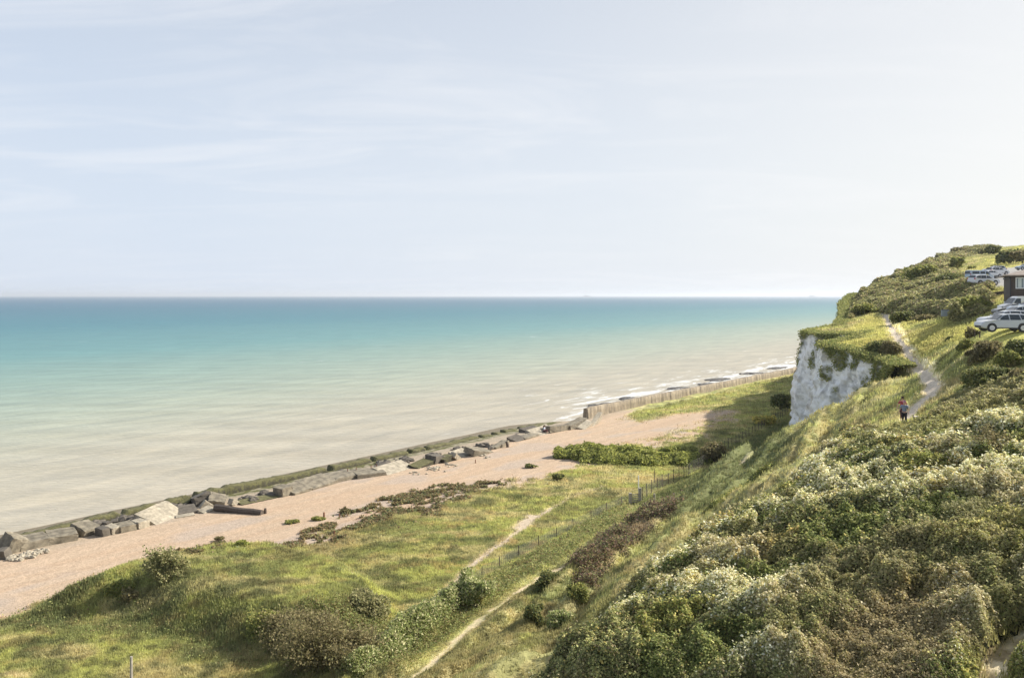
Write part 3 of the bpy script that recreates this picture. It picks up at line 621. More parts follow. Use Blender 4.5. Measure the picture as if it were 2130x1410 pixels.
# broken wall: seaward weed covered remains
def strip_wall(name, s, n, ztop, zfoot, wid, mat, label, cat, jag, seed, batter=.35, pil=None):
    m = len(s); rows = []; gap = np.zeros(m)
    if jag > .5:
        for g_ in rng.uniform(s[0], s[-1], 13): gap = gap + np.exp(-((s - g_) / .5) ** 8) * rng.uniform(.5, 1.3)
    jt = -gap + (fbm(s / 1.3, n * 0 + seed, 4, seed) - .5) * jag + (fbm(s / .35, n * 0 + seed, 2, seed + 3) - .5) * jag * .35; jo = (fbm(s / .9, n * 0 + seed + 5, 3, seed + 1) - .5) * jag * .6
    for off, z in ((-wid / 2 - .35, zfoot - 1.2), (-wid / 2, ztop + jt), (-wid * .12, ztop + jt * .7 + .05), (wid * .2, ztop + jt * .8 + .03), (wid / 2, ztop + jt * .6 - .05), (wid / 2 + batter * .2, (ztop * .6 + zfoot * .4)), (wid / 2 + batter, zfoot - .4)):
        oo = off + (jo if abs(off) > wid * .3 else 0)
        if pil is not None and off > wid * .3: oo = oo + pil
        x, y = xy(s, n + oo); rows.append(np.stack([x, y, z + 0 * s], 1))
    V = np.stack(rows, 0); k = len(rows); I = grid_idx(k, m).reshape(-1, 4)
    me = np_mesh(name, V.reshape(-1, 3), 4, I.ravel()); bm = bmesh.new(); bm.from_mesh(me)
    bm.verts.ensure_lookup_table(); bm.faces.new([bm.verts[i * m] for i in range(k)][::-1]); bm.faces.new([bm.verts[i * m + m - 1] for i in range(k)])
    bmesh.ops.recalc_face_normals(bm, faces=bm.faces); bm.to_mesh(me); bm.free()
    return tag(new_obj(name, me, M[mat]), label, cat, None, "thing")
ss = np.arange(30, 141, .3)
zt = np.interp(ss, [30, 40, 62, 80, 100, 125, 141], [2.0, 2.25, 2.75, 2.5, 2.25, 2.0, 1.7]); nn = np.interp(ss, [30, 60, 100, 141], [-97.6, -97.4, -97.2, -97.3])
strip_wall("ruined_sea_wall", ss, nn, zt, 1.2 + 0 * ss, 1.5, 'mossy', "low broken sea wall covered in green weed along the water's edge", "sea wall", .56, 81)
ss = np.arange(147.5, 300, .35); pil = np.where((ss % 4.2) < .55, .10, 0.0) * (ss > 172)
nn = np.interp(ss, [147, 266, 300], [-92, -86.9, -86]); zt = np.interp(ss, [147, 150, 200, 300], [4.3, 4.55, 4.5, 4.6])
strip_wall("sea_wall", ss, nn, zt, 1.9 + 0 * ss, 1.0, 'seawall', "long standing concrete sea wall with a ragged near end below the cliff", "sea wall", .16, 83, .25, pil)

slab((2, 1158), (40, 1146), 46, 1.3, "large tilted concrete block leaning at the left edge of the beach", 'concrete', 18, -22, "concrete_block", cat="block", chip=.2)
slab((0, 1166), (14, 1160), 26, 1.6, "dark block cut by the left edge of the view", 'concrete_dark', -8, 12, "concrete_block", cat="block")
slab((45, 1146), (108, 1132), 25, 2.2, "long flat topped slab right of the tilted block", 'concrete', 4, 0)
slab((109, 1132), (168, 1121), 24, 2.2, "second long slab in line, with a rough mossy foot", 'concrete', 4, 0)
slab((168, 1118), (204, 1108), 26, 2.0, "tilted smooth slab ending at the dark gap", 'concrete', 12, -3)
slab((213, 1116), (229, 1112), 22, 1.3, "small upright block beside the dark gap", 'concrete_dark', 0, 6, "concrete_block", cat="block")
slab((231, 1112), (250, 1107), 20, 1.4, "short pale slab between the small block and a narrow crack", 'concrete_pale', 3, 2)
slab((252, 1108), (284, 1101), 19, 1.5, "grey slab just right of the narrow crack", 'concrete', 3, 0)
slab((286, 1101), (308, 1095), 20, 1.4, "square pale slab left of the big sloping slab", 'concrete_pale', 0, 0)
slab((312, 1094), (373, 1070), 20, 2.6, "big pale sloping slab broken along its lower edge", 'concrete_pale', 24, 0, chip=.16)
slab((376, 1071), (417, 1064), 13, 1.8, "dark weedy slab left of the rubble heap", 'concrete_dark', 10, 3)
slab((370, 1077), (408, 1071), 6, .8, "thin pale slab lying on the shingle before the heap", 'concrete_pale', 5, 3)
slab((414, 1062), (436, 1058), 22, .5, "narrow pale plank of concrete leaning on the heap", 'concrete_pale', 6, -38, chip=.05)
slab((424, 1068), (447, 1062), 10, 1.0, "small pale wedge at the foot of the heap", 'concrete_pale', 10, 12, "concrete_block", cat="block")
slab((417, 1052), (452, 1046), 26, 2.2, "dark jagged block on top of the rubble heap", 'concrete_dark', -12, 18, "concrete_block", cat="block", chip=.3)
slab((441, 1052), (476, 1048), 22, 1.8, "rounded brown chunk right of the jagged block", 'concrete', 14, -12, "concrete_block", cat="block", chip=.3)
slab((479, 1054), (499, 1048), 14, .6, "curved white shard standing beyond the groyne", 'concrete_pale', 0, -30, chip=.08)
slab((340, 1062), (365, 1056), 12, 1.2, "brown lump behind the big sloping slab", 'concrete_dark', 8, 10, "concrete_block", cat="block", chip=.2)
slab((384, 1052), (402, 1046), 16, 1.0, "weedy leaning block against the wall left of the heap", 'mossy', 10, 24, "concrete_block", cat="block", chip=.2)
slab((505, 1050), (585, 1033), 7, 1.4, "low dark weedy slab on the shingle beyond the groyne", 'mossy', 6, 0, chip=.14)
slab((586, 1034), (607, 1028), 24, 1.4, "square grey block at the start of the middle row", 'concrete', 2, 4, "concrete_block", cat="block")
slab((609, 1030), (645, 1020), 16, 2.2, "pale topped slab beside the square grey block", 'concrete', 14, 3)
slab((646, 1019), (698, 1004), 16, 2.6, "slab with a rough sloping face before two iron stubs", 'concrete', 12, 2, chip=.18)
slab((699, 1003), (750, 992), 15, 2.8, "long flat slab at the middle of the row", 'concrete', 3, 0)
slab((752, 994), (810, 986), 13, 2.8, "straight slab with a clean upright face", 'concrete', 2, 0)
slab((812, 989), (868, 972), 8, 3.0, "thin pale slab sloping down to the shingle", 'concrete_pale', 16, 0)
slab((868, 975), (900, 966), 11, 1.6, "mossy rubble past the thin pale slab", 'mossy', 8, 8, "concrete_block", cat="block", chip=.25)
slab((792, 980), (806, 975), 16, 1.0, "dark block wedged behind the thin pale slab", 'concrete_dark', 0, 12, "concrete_block", cat="block")
slab((903, 966), (923, 960), 20, 1.6, "dark upright block in the far rubble", 'concrete_dark', 4, -8, "concrete_block", cat="block")
slab((924, 963), (941, 958), 14, 1.2, "yellowish chunk right of the dark upright block", 'mossy', 0, 10, "concrete_block", cat="block")
slab((943, 959), (960, 953), 12, .8, "pointed pale shard in the far rubble", 'concrete_pale', 10, -34, chip=.06)
slab((955, 952), (982, 944), 9, 2.0, "pale slab tipped towards the beach in the far rubble", 'concrete_pale', 18, 0)
slab((984, 950), (1025, 940), 14, 1.8, "grey wedge slab with a sharp right corner", 'concrete', 12, -12)
slab((1032, 934), (1058, 926), 11, 1.0, "small slab propped up on a dark leg", 'concrete', 4, 8)
slab((1073, 919), (1092, 914), 9, 1.8, "dark overturned slab on the shingle edge", 'concrete_dark', 16, 6)
slab((1091, 915), (1120, 907), 8, 1.6, "brown slab lying flush in the broken wall", 'concrete', 5, 0)
slab((1098, 900), (1126, 895), 10, 2.0, "black weedy block at the water's edge", 'concrete_dark', 6, 4, "concrete_block", cat="block", chip=.2)
slab((1118, 907), (1158, 897), 9, 2.4, "pale tilted slab before the seated figure", 'concrete_pale', 20, 2)
slab((1145, 901), (1189, 893), 15, 1.5, "long brown slab standing on edge near the wall end", 'concrete', -4, -4)
slab((1186, 894), (1220, 884), 16, 1.4, "brown slab joined to the ragged wall end", 'concrete', 4, 5)
slab((1212, 893), (1232, 886), 10, 1.2, "small leaning slab under the ragged wall end", 'concrete_pale', 18, 10)
slab((1232, 886), (1252, 878), 16, .8, "ragged pale fragment against the foot of the standing wall", 'concrete_pale', 10, 20, chip=.15)
# loose stones at the left end: more than one could count
def stones(n, pts, name, label, rr=(.1, .34), mt_='concrete_pale'):
    P = []; 
    bm = bmesh.new()
    for i in range(n):
        a, b = pts[rng.integers(0, len(pts))]; x, y = inv(a + rng.normal() * 9, b + rng.normal() * 2.2); r = rng.uniform(*rr)
        mt = Matrix.Translation((x, y, zb(x, y) + r * .3)) @ Matrix.Rotation(rng.uniform(0, 6), 4, 'Z') @ Matrix.Diagonal((r * rng.uniform(.8, 1.6), r, r * .7, 1))
        g = bmesh.ops.create_icosphere(bm, subdivisions=1, radius=1, matrix=mt)
        for v in g['verts']: v.co += Vector(rng.normal(size=3) * r * .12)
    me = bpy.data.meshes.new(name); bm.to_mesh(me); bm.free()
    tag(new_obj(name, me, M[mt_]), label, "rubble", kind='stuff')
stones(110, [(20, 1160), (45, 1158), (70, 1152), (90, 1146), (30, 1162), (58, 1155)], "rubble", "pale loose stones spilled at the foot of the first slabs")
stones(420, [(60, 1128), (120, 1112), (200, 1092), (260, 1083), (300, 1080), (370, 1058), (520, 1040), (560, 1030), (660, 1000), (720, 986), (800, 966), (840, 958), (900, 948), (960, 938), (1010, 928)], "broken_masonry", "dark broken masonry between the weedy wall and the fallen slabs", (.2, .62), "concrete_dark")
stones(46, [(905, 975), (940, 968), (870, 985), (1010, 950)], "rubble", "small pale rubble below the far slabs")
# timber groyne stub and iron
def bar(name, a, b, r, mat, label, cat, n=8, za=0, zb_=0, group=None):
    (xa, ya), (xb, yb) = inv(*a), inv(*b); mb = MB(); o0 = Vector((xa, ya, zb(xa, ya) + za)); o1 = Vector((xb, yb, zb(xb, yb) + zb_)) - o0
    pts = [o1 * t + Vector((0, 0, .06 * math.sin(t * 9))) for t in (0, .2, .4, .6, .8, 1)]
    mb.tube(pts, [r * v for v in (1.1, 1, .97, 1, .95, .9)], n); o = mb.build(name, M[mat], None, 0, False); o.location = o0; return tag(o, label, cat, group)
bar("timber_groyne", (449, 1063), (546, 1070), .42, 'timber', "long dark timber groyne beam lying from the heap onto the shingle", "beam", 8, .45, .15)
def post(px, py, hpx, label, mat='timber', r=.07, name="post", cat="post", lean=0, group=None, Yf=None, base=.3):
    x, y = inv(px, py)
    if Yf: x, y = (px - CX) / F * Yf, Yf
    h = hpx * y / F; mb = MB(); mb.tube([(0, 0, -base), (lean * .5, 0, h * .5), (lean, 0, h)], [r * 1.1, r, r * .9], 7)
    o = mb.build(name, M[mat], None); o.location = (x, y, float(gsample(ZG, [x], [y])[0])); return tag(o, label, cat, group)
post(552, 1068, 11, "short dark stake just off the end of the groyne beam", 'timber', .16, group="stakes and stubs on the beach")
post(674, 1078, 13, "brown stake standing in weeds on the shingle", 'rust', .11, group="stakes and stubs on the beach")
post(706, 1078, 9, "fainter brown stake right of the stake in the weeds", 'rust', .08, group="stakes and stubs on the beach")
post(695, 1115, 12, "stake at the rusty edge of the meadow", 'rust', .07, group="stakes and stubs on the beach")
post(989, 963, 8, "thin stake on open shingle below the far rubble", 'rust', .07, group="stakes and stubs on the beach")
post(1057, 930, 12, "dark leaning leg under the small propped slab", 'timber', .25, lean=-.3, group="stakes and stubs on the beach")
for q_, (a, b, lb) in enumerate([(723, 992, "first iron stub on the long flat slab, nearest the weedy gap"), (741, 989, "second iron stub on the long flat slab"), (772, 985, "iron stub at the left of the straight slab"), (783, 983, "iron stub farthest right on the straight slab")]):
    post(a, b, 18, lb, 'rust', .06, "iron_stub", "stub", group="iron stubs on the slabs")
post(273, 1422, 58, "weathered grey fence post in the near grass at the bottom left", 'greywood', .09, "fence_post")
post(1211, 1170, 26, "dark post among the red brambles", 'timber', .06, "fence_post")
post(1361, 1047, 20, "pale square marker post below the fence", 'concrete_pale', .13, "marker_post")
post(1361, 1006, 34, "tall thin dark pole behind the fence", 'timber', .05, "pole", "pole")
post(1328, 1022, 34, "tall pale pole rising above the gate post", 'whitepaint', .07, "pole", "pole")
post(2027, 701, 14, "left of two dark posts on the lawn by the silver cars", 'timber', .06, "lawn_post", group="posts on the lawn")
post(2038, 702, 15, "right of two dark posts on the lawn by the silver cars", 'timber', .06, "lawn_post", group="posts on the lawn")
# gate and its wide posts
def gate():
    (xa, ya), (xb, yb) = inv(1311, 1048), inv(1331, 1045); z = float(gsample(ZG, [xa], [ya])[0]); r = empty("gate", (xa, ya, z), math.atan2(yb - ya, xb - xa), "small wooden field gate between two stout posts in the fence", "gate")
    L = math.hypot(xb - xa, yb - ya)
    for x_ in (0, L):
        mb = MB(); mb.box(x_ - .16, x_ + .16, -.15, .15, -.3, 1.35 if x_ == 0 else 1.9); mb.build("gate_post", M['greywood'], r, .02)
    for k in range(5):
        mb = MB(); mb.box(.18, L - .18, -.03, .03, .2 + k * .22, .3 + k * .22); mb.build("rail", M['greywood'], r)
gate()
def fence(pts, label, hh=1.25, step=2.6, name="wire_fence", pmat='timber', zoff=0):
    P = np.array([inv(*p) for p in pts]); R, t = resample(P, .35); L = t[-1]; x0, y0 = R[0]; z0 = float(gsample(ZG, [x0], [y0])[0])
    root = empty(name, (x0, y0, z0), 0, label, "fence"); g = gsample(ZG, R[:, 0], R[:, 1]) - z0
    n = int(L / step)
    for i in range(n + 1):
        k = min(int(i * step / .35), len(R) - 1); mb = MB(); h = hh * rng.uniform(.96, 1.1); mb.box(-.032, .032, -.032, .032, -.3, h)
        o = mb.build("post", M[pmat], root); o.location = (R[k, 0] - x0, R[k, 1] - y0, g[k]); o.rotation_euler = (rng.normal() * .03, rng.normal() * .03, rng.uniform(0, 1))
    mb = MB(); Q = [(R[k, 0] - x0, R[k, 1] - y0, g[k]) for k in range(0, len(R), 3)]
    for hz_ in np.linspace(.08, hh - .08, 9): mb.tube([(a, b, c + hz_) for a, b, c in Q], .011, 3, False)
    for k in range(0, len(R)):
        a, b, c = R[k, 0] - x0, R[k, 1] - y0, g[k]; mb.tube([(a, b, c + .05), (a, b, c + hh - .08)], .008, 3, False)
    mb.build("wire_mesh", M['wire'], root)
fence([(975, 1228), (1010, 1198), (1090, 1152), (1170, 1112), (1250, 1073), (1308, 1048)], "wire fence running down the meadow from the gate towards the hedge", 1.05, 3.6)
fence([(1336, 1043), (1362, 1024), (1400, 1004), (1440, 985), (1485, 960)], "wire fence with tall posts climbing from the gate to the dark bush", 1.7, 1.9)
fence([(1500, 942), (1560, 906), (1610, 878), (1640, 860)], "far stretch of fence in shade along the foot of the cliff", 1.5, 2.2)

# ------------------------------------------------------------------ dark ledges in the surf
def ledge(x0p, x1p, py, label, th=.35):
    y = H * F / (py - HY); xa, xb = (x0p - CX) / F * y, (x1p - CX) / F * y; L = xb - xa; W = L * .42; nr, nc = 18, 60
    a, b = np.meshgrid(np.linspace(-.5, .5, nr), np.linspace(-.5, .5, nc), indexing='ij'); s0 = int(x0p)
    hgt = fbm(b * L / 3.2 + s0, a * W / 1.6, 4, s0) - .26 - .5 * (np.clip(np.abs(b) * 2, 0, 1) ** 3 + np.clip(np.abs(a) * 2, 0, 1) ** 3) * .6
    X_ = b * L * math.cos(.75) - a * W * math.sin(.75) * 1.0; Y_ = b * L * math.sin(.75) + a * W * math.cos(.75)
    z = np.clip(hgt * 2.4, -.4, th) + .12 * (fbm(X_ * 1.3, Y_ * 1.3, 2, 5) - .5)
    me = np_mesh("rock_ledge", np.stack([X_ / math.cos(.75) * .8, Y_, z], -1).reshape(-1, 3), 4, grid_idx(nr, nc), None, False)
    o = new_obj("rock_ledge", me, M['ledge']); o.location = ((xa + xb) / 2, y, 0.02); tag(o, label, "rocks", "dark rock ledges in the surf")
for a in [(1208, 1282, 843, "nearest dark ledge beside the ragged wall end"), (1278, 1332, 829, "second dark ledge in the foam beside the wall"), (1375, 1440, 808, "flat dark ledge at the middle of the standing wall"), (1436, 1490, 800, "narrow ledge touching the middle of the wall"),
          (1450, 1535, 790, "long ledge lying farther out than the narrow one"), (1535, 1600, 777, "broad dark ledge before the white cliff"), (1588, 1650, 766, "farthest ledge, running behind the white cliff")]: ledge(*a)

# ------------------------------------------------------------------ ships on the skyline
M['ship'] = plain("ship_grey", (.50, .53, .57), .7, 0, .04, .01)
def ship(px, label, Yd, L):
    x = (px - CX) / F * Yd; r = empty("ship", (x, Yd, 0), .1, label, "ship", "faint ships on the horizon")
    mb = MB(); mb.poly_prism([(-.5 * L, L * .09), (.5 * L, L * .10), (.46 * L, -3), (-.47 * L, -3)], -L * .07, L * .07); mb.build("hull", M['ship'], r)
    mb = MB(); mb.box(-.36 * L, .34 * L, -L * .06, L * .06, L * .09, L * .16); mb.box(-.3 * L, .1 * L, -L * .05, L * .05, L * .16, L * .21); mb.build("superstructure", M['ship'], r)
    mb = MB(); mb.box(-.25 * L, -.17 * L, -L * .03, L * .03, L * .21, L * .27); mb.build("funnel", M['ship'], r)
ship(1221, "faint grey ship left of the two on the horizon", 14000, 150)
ship(1690, "faint grey ship just left of the headland on the horizon", 15000, 170)
# ------------------------------------------------------------------ vehicles
def paint(name, c, met=.5): return plain(name, c, .32, met, .03, 1, .6)
M['glass'] = plain("car_glass", (.03, .04, .05), .08, 0, .05, 1); M['tyre'] = plain("tyre_rubber", (.025, .025, .027), .85, 0, .2, 9)
M['rim'] = plain("alloy", (.5, .5, .52), .35, .8, .05, 3); M['trim'] = plain("black_trim", (.03, .03, .035), .6, 0, .1, 4)
M['lamp'] = plain("lamp_glass", (.75, .78, .8), .15, 0, .03, 3); M['redlamp'] = plain("rear_lamp", (.45, .03, .03), .2, 0, .05, 3)
SUV = dict(prof=[(2.28,.42),(2.31,.62),(2.24,.86),(1.95,.99),(1.35,1.06),(.98,1.12),(.35,1.56),(-.1,1.66),(-1.2,1.66),(-1.85,1.58),(-2.18,1.15),(-2.30,1.02),(-2.30,.5),(-2.2,.34),(2.1,.30)], hw=.92, top=.68, belt=1.04, wr=.36, ax=(1.42,-1.28),
   side=[[(.86,1.10),(.34,1.49),(-.06,1.58),(-.12,1.10)],[(-.20,1.10),(-.17,1.585),(-1.0,1.585),(-1.12,1.10)],[(-1.2,1.12),(-1.1,1.58),(-1.7,1.52),(-1.98,1.2)]], ws=[(.98,1.12),(.40,1.54)], rw=[(-2.14,1.2),(-1.90,1.53)], roof=1.66)
HAT = dict(prof=[(2.0,.40),(2.05,.58),(1.95,.78),(1.6,.90),(1.1,.97),(.82,1.02),(.2,1.40),(-.2,1.47),(-1.1,1.45),(-1.6,1.3),(-1.95,.98),(-2.02,.8),(-2.0,.4),(-1.9,.28),(1.9,.26)], hw=.86, top=.62, belt=.95, wr=.31, ax=(1.25,-1.2),
   side=[[(.72,1.0),(.2,1.34),(-.1,1.40),(-.14,1.0)],[(-.2,1.0),(-.18,1.40),(-1.0,1.38),(-1.35,1.02)]], ws=[(.82,1.03),(.25,1.38)], rw=[(-1.9,1.03),(-1.62,1.28)], roof=1.46)
VAN = dict(prof=[(2.55,.45),(2.6,.75),(2.5,1.05),(2.05,1.2),(1.75,1.3),(1.25,1.95),(.95,2.12),(-2.3,2.15),(-2.5,2.05),(-2.55,1.0),(-2.55,.45),(-2.45,.32),(2.4,.32)], hw=.98, top=.86, belt=1.3, wr=.35, ax=(1.65,-1.45),
   side=[[(1.62,1.32),(1.2,1.88),(.75,1.90),(.75,1.32)]], ws=[(1.75,1.32),(1.28,1.92)], rw=[(-2.53,1.35),(-2.52,1.95)], roof=2.15)
CAMP = dict(VAN); CAMP = {**VAN, 'side': VAN['side'] + [[(.6,1.4),(.6,1.88),(-.4,1.88),(-.4,1.4)], [(-.6,1.4),(-.6,1.88),(-2.1,1.88),(-2.1,1.4)]]}
def vehicle(name, px, py, yaw, T, pm, label, cat, Yf=None, group=None, sc_=1.0, xoff=0):
    x, y = inv(px, py)
    if Yf: x, y = (px - CX) / F * Yf, Yf
    z = float(gsample(ZG, [x + 1.5], [y])[0]); root = empty(name, (x + xoff, y, z), math.radians(yaw), label, cat, group); root.scale = (sc_,) * 3
    hw, tp, belt, rf = T['hw'], T['top'], T['belt'], T['roof']
    def w(z_, e=0): return (hw if z_ <= belt else hw + (tp - hw) * (z_ - belt) / (rf - belt)) + e
    P = T['prof']; n = len(P); mb = MB(); rows = []
    for f_ in (-1, -.86, -.5, 0, .5, .86, 1):
        crown = .035 * (1 - f_ * f_); rows.append([Vector((x_ - (0 if abs(f_) < .9 else .05 * (1 if x_ > 0 else -1)), f_ * w(z_) * (1 if z_ > .4 else .96), z_ + (crown if z_ > 1.2 else 0))) for x_, z_ in P])
    for r_ in rows: mb.v += r_
    for i in range(len(rows) - 1):
        for k in range(n): k2 = (k + 1) % n; mb.f.append([i * n + k, i * n + k2, (i + 1) * n + k2, (i + 1) * n + k])
    mb.f.append(list(range(n))); mb.f.append([6 * n + k for k in range(n)][::-1])
    body = mb.build("body", M[pm], root, .025, False, 2)
    for sgn in (-1, 1):
        for poly in T['side']:
            mb = MB(); mb.face([(a, sgn * w(b, .012), b) for a, b in poly]); mb.build("side_window", M['glass'], root)
        for a, bb in (T['ax'][0], 1), (T['ax'][1], -1):
            mb = MB(); r1 = T['wr'] + .075; mb.tube([(a, sgn * (hw - .18), T['wr'] + .03), (a, sgn * (hw + .006), T['wr'] + .03)], r1, 20); mb.build("wheel_arch", M['trim'], root)
            mb = MB(); R = T['wr']; mb.tube([(a, sgn * (hw - .16), R), (a, sgn * (hw + .03), R)], [R, R], 20); wh = mb.build("wheel", M['tyre'], root, .02)
            mb = MB(); mb.tube([(a, sgn * (hw + .02), R), (a, sgn * (hw + .036), R)], R * .66, 14)
            for q in range(5):
                an = q * 1.2566; mb.box(-.03, .03, -.012, .012, .02, R * .64, Matrix.Translation((a, sgn * (hw + .04), R)) @ Matrix.Rotation(an, 4, 'Y'))
            mb.build("rim", M['rim'], wh)
        xf = P[2][0] - .06; mb = MB(); mb.box(xf - .2, xf + .05, sgn * hw * .88 - .17, sgn * hw * .88 + .13 * 0 + .05, P[2][1] - .16, P[2][1] - .02); mb.build("headlight", M['lamp'], root, .02)
        xr = P[-5][0] if T is not SUV else -2.28; mb = MB(); mb.box(xr - .02, xr + .12, sgn * hw * .9 - .09, sgn * hw * .9 + .09, belt - .12, belt + .12); mb.build("tail_light", M['redlamp'], root, .015)
        mb = MB(); xm = T['ws'][0][0] - .12; mb.box(xm - .08, xm + .08, sgn * (hw + .11) - .09, sgn * (hw + .11) + .09, belt + .03, belt + .19); mb.build("wing_mirror", M[pm], root, .03)
    for nm, q in (("windscreen", T['ws']), ("rear_window", T['rw'])):
        (a, b), (c, d) = q; ex = .02 if nm == "windscreen" else -.02; mb = MB(); mb.face([(a + ex, -w(b) * .9, b + .02), (a + ex, w(b) * .9, b + .02), (c + ex, w(d) * .9, d + .045), (c + ex, -w(d) * .9, d + .045)]); mb.build(nm, M['glass'], root)
    mb = MB(); xf = P[0][0]; mb.box(xf - .1, xf + .035, -hw * .7, hw * .7, .36, .56); mb.build("grille", M['trim'], root, .02)
    for sgn in (-1, 1): mb = MB(); mb.box(-1.1 * hw, 1.2 * hw, sgn * hw - .02, sgn * hw + .02, .30, .38); mb.build("sill_trim", M['trim'], root)
    return root
M['p_silver'] = paint("silver_paint", (.42, .44, .47), .3); M['p_silver2'] = paint("pale_silver_paint", (.5, .52, .56), .25); M['p_blue'] = paint("steel_blue_paint", (.20, .26, .36), .4)
M['p_white'] = paint("white_car_paint", (.62, .63, .65), 0); M['p_black'] = paint("black_paint", (.02, .022, .026), .2); M['p_ice'] = paint("ice_blue_paint", (.40, .48, .56), .1)
G1 = "vehicles parked in a row on the lawn"; G2 = "vehicles on the upper car park"
def at(px, Y, T): return px  # front bumper pixel
def rowcar(name, pxf, Yd, T, pm, label, cat, yaw=172):
    L = T['prof'][1][0]; x = (pxf - CX) / F * Yd + L; vehicle(name, CX + x / Yd * F, 700, yaw, T, pm, label, cat, Yf=Yd, group=G1)
rowcar("car", 2037, 75, SUV, 'p_silver', "silver sport utility car nearest the camera at the end of the row", "car")
rowcar("car", 2042, 78.3, SUV, 'p_silver2', "pale silver car directly behind the nearest silver one", "car")
rowcar("car", 2076, 82.3, HAT, 'p_silver', "silver hatchback third in the row, mostly hidden", "car")
rowcar("car", 2104, 85.4, SUV, 'p_ice', "pale blue grey car fourth in the row with only its roof and bonnet showing", "car")
rowcar("car", 2070, 89.5, HAT, 'p_black', "black car whose nose pokes out below the white van", "car")
rowcar("van", 2084, 94, VAN, 'p_white', "white panel van parked in front of the brown house", "van")
vehicle("car", 2046, 597, 8, SUV, 'p_white', "white car nearest the thicket on the upper car park", "car", group=G2)
vehicle("camper_van", 2037, 587, 4, CAMP, 'p_ice', "pale blue camper van standing behind the white car", "van", group=G2)
vehicle("car", 2062, 580, 10, HAT, 'p_white', "white hatchback right of the camper van", "car", group=G2)
vehicle("car", 2068, 570, 172, SUV, 'p_silver2', "silver car at the back of the upper car park with a dark glasshouse", "car", group=G2)
vehicle("car", 2074, 575, 12, SUV, 'p_white', "white car just before the silver one at the back of the car park", "car", group=G2)
vehicle("car", 2134, 563, 178, HAT, 'p_ice', "light blue car above the house roof at the right edge", "car", group=G2)

# ------------------------------------------------------------------ house
M['brownwall'] = plain("brown_boarding", (.085, .065, .055), .8, 0, .2, 2); M['roof'] = plain("brown_roof_tiles", (.26, .215, .18), .85, 0, .2, 3, bumpd=.02)
M['winframe'] = plain("white_window_frame", (.8, .8, .79), .4, 0, .03, 2); M['pane'] = plain("window_pane", (.22, .26, .28), .1, 0, .1, 1); M['curtain'] = plain("pale_curtain", (.6, .64, .62), .9, 0, .1, 5)
def house():
    Yh = 106.0; x0 = (2101 - CX) / F * Yh; zb0 = 26.9; r = empty("house", (x0, Yh, zb0), math.radians(-27), "dark brown boarded house with a low tiled roof and white framed window", "house")
    e = 31.65 - zb0; W, D = 13.0, 8.5
    mb = MB(); mb.box(0, W, 0, D, -1, e); mb.build("wall", M['brownwall'], r)
    mb = MB(); o = .65
    A = [(-o, -o, e - .05), (W + o, -o, e - .05), (W + o, D + o, e - .05), (-o, D + o, e - .05)]; rd = [(4.2, D / 2, e + 1.55), (W - 4.2, D / 2, e + 1.55)]
    b = len(mb.v); mb.v += [Vector(p) for p in A + [(a, c, d + .14) for a, c, d in A] + rd]
    mb.f += [[3, 2, 1, 0], [0, 1, 5, 4], [1, 2, 6, 5], [2, 3, 7, 6], [3, 0, 4, 7], [4, 5, 9, 8], [5, 6, 9], [6, 7, 8, 9], [7, 4, 8]]; mb.build("roof", M['roof'], r)
    mb = MB(); wx0, wx1, wz0, wz1 = .62, 4.2, e - 1.72, e - .22
    t = .11
    for a in ((wx0, wx1, wz0, wz0 + t), (wx0, wx1, wz1 - t, wz1), (wx0, wx0 + t, wz0 + t, wz1 - t), (wx1 - t, wx1, wz0 + t, wz1 - t), (1.75, 1.87, wz0 + t, wz1 - t), (3.0, 3.12, wz0 + t, wz1 - t)): mb.box(a[0], a[1], -.09, -.003, a[2], a[3])
    f = mb.build("window", M['winframe'], r)
    mb = MB(); mb.box(wx0 + t, wx1 - t, -.045, -.02, wz0 + t, wz1 - t); mb.build("pane", M['pane'], f)
    mb = MB(); 
    for a in ((.9, 1.3), (1.5, 1.7), (2.0, 2.3)): mb.box(a[0], a[1], -.052, -.047, wz0 + .14, wz1 - .15)
    mb.build("curtain", M['curtain'], f)
    mb = MB(); mb.box(-.1, 0, -.1, D, e - .35, e - .16); mb.box(-.02, .10, -.08, -.003, 0, e - .2); mb.build("downpipe", M['trim'], r)
house()
def wallet():
    a, b = inv(2064, 614), inv(2092, 612); mb = MB(); (xa, ya), (xb, yb) = a, b
    L = math.hypot(xb - xa, yb - ya); mb.box(0, L, -.12, .12, -.5, .5); o = mb.build("low_wall", M['timber'], None, .01); o.location = (xa, ya, zb(xa, ya)); o.rotation_euler = (0, math.atan2(-(zb(xb, yb) - zb(xa, ya)), L), math.atan2(yb - ya, xb - xa))
    tag(o, "low dark retaining wall between the thicket and the brown house", "wall", None, "thing")
wallet()
def board():
    x, y = inv(1966, 665); z = float(gsample(ZG, [x], [y])[0]); r = empty("notice_board", (x, y, z), math.radians(-18), "grey notice board on short legs at the edge of the thicket", "notice board")
    k = y / F; mb = MB(); mb.box(-7.5 * k, 7.5 * k, -.12, .12, .35, .35 + 14 * k); mb.build("panel", M['boardgrey'], r, .02)
    for s in (-1, 1): mb = MB(); mb.box(s * 6 * k - .05, s * 6 * k + .05, -.05, .05, -.3, .35); mb.build("leg", M['timber'], r)
    mb = MB(); mb.box(-8 * k, 8 * k, -.2, .2, .351 + 14 * k, .43 + 14 * k); mb.build("top_rail", M['timber'], r)
M['boardgrey'] = plain("grey_board", (.30, .34, .37), .6, 0, .1, 2); board()

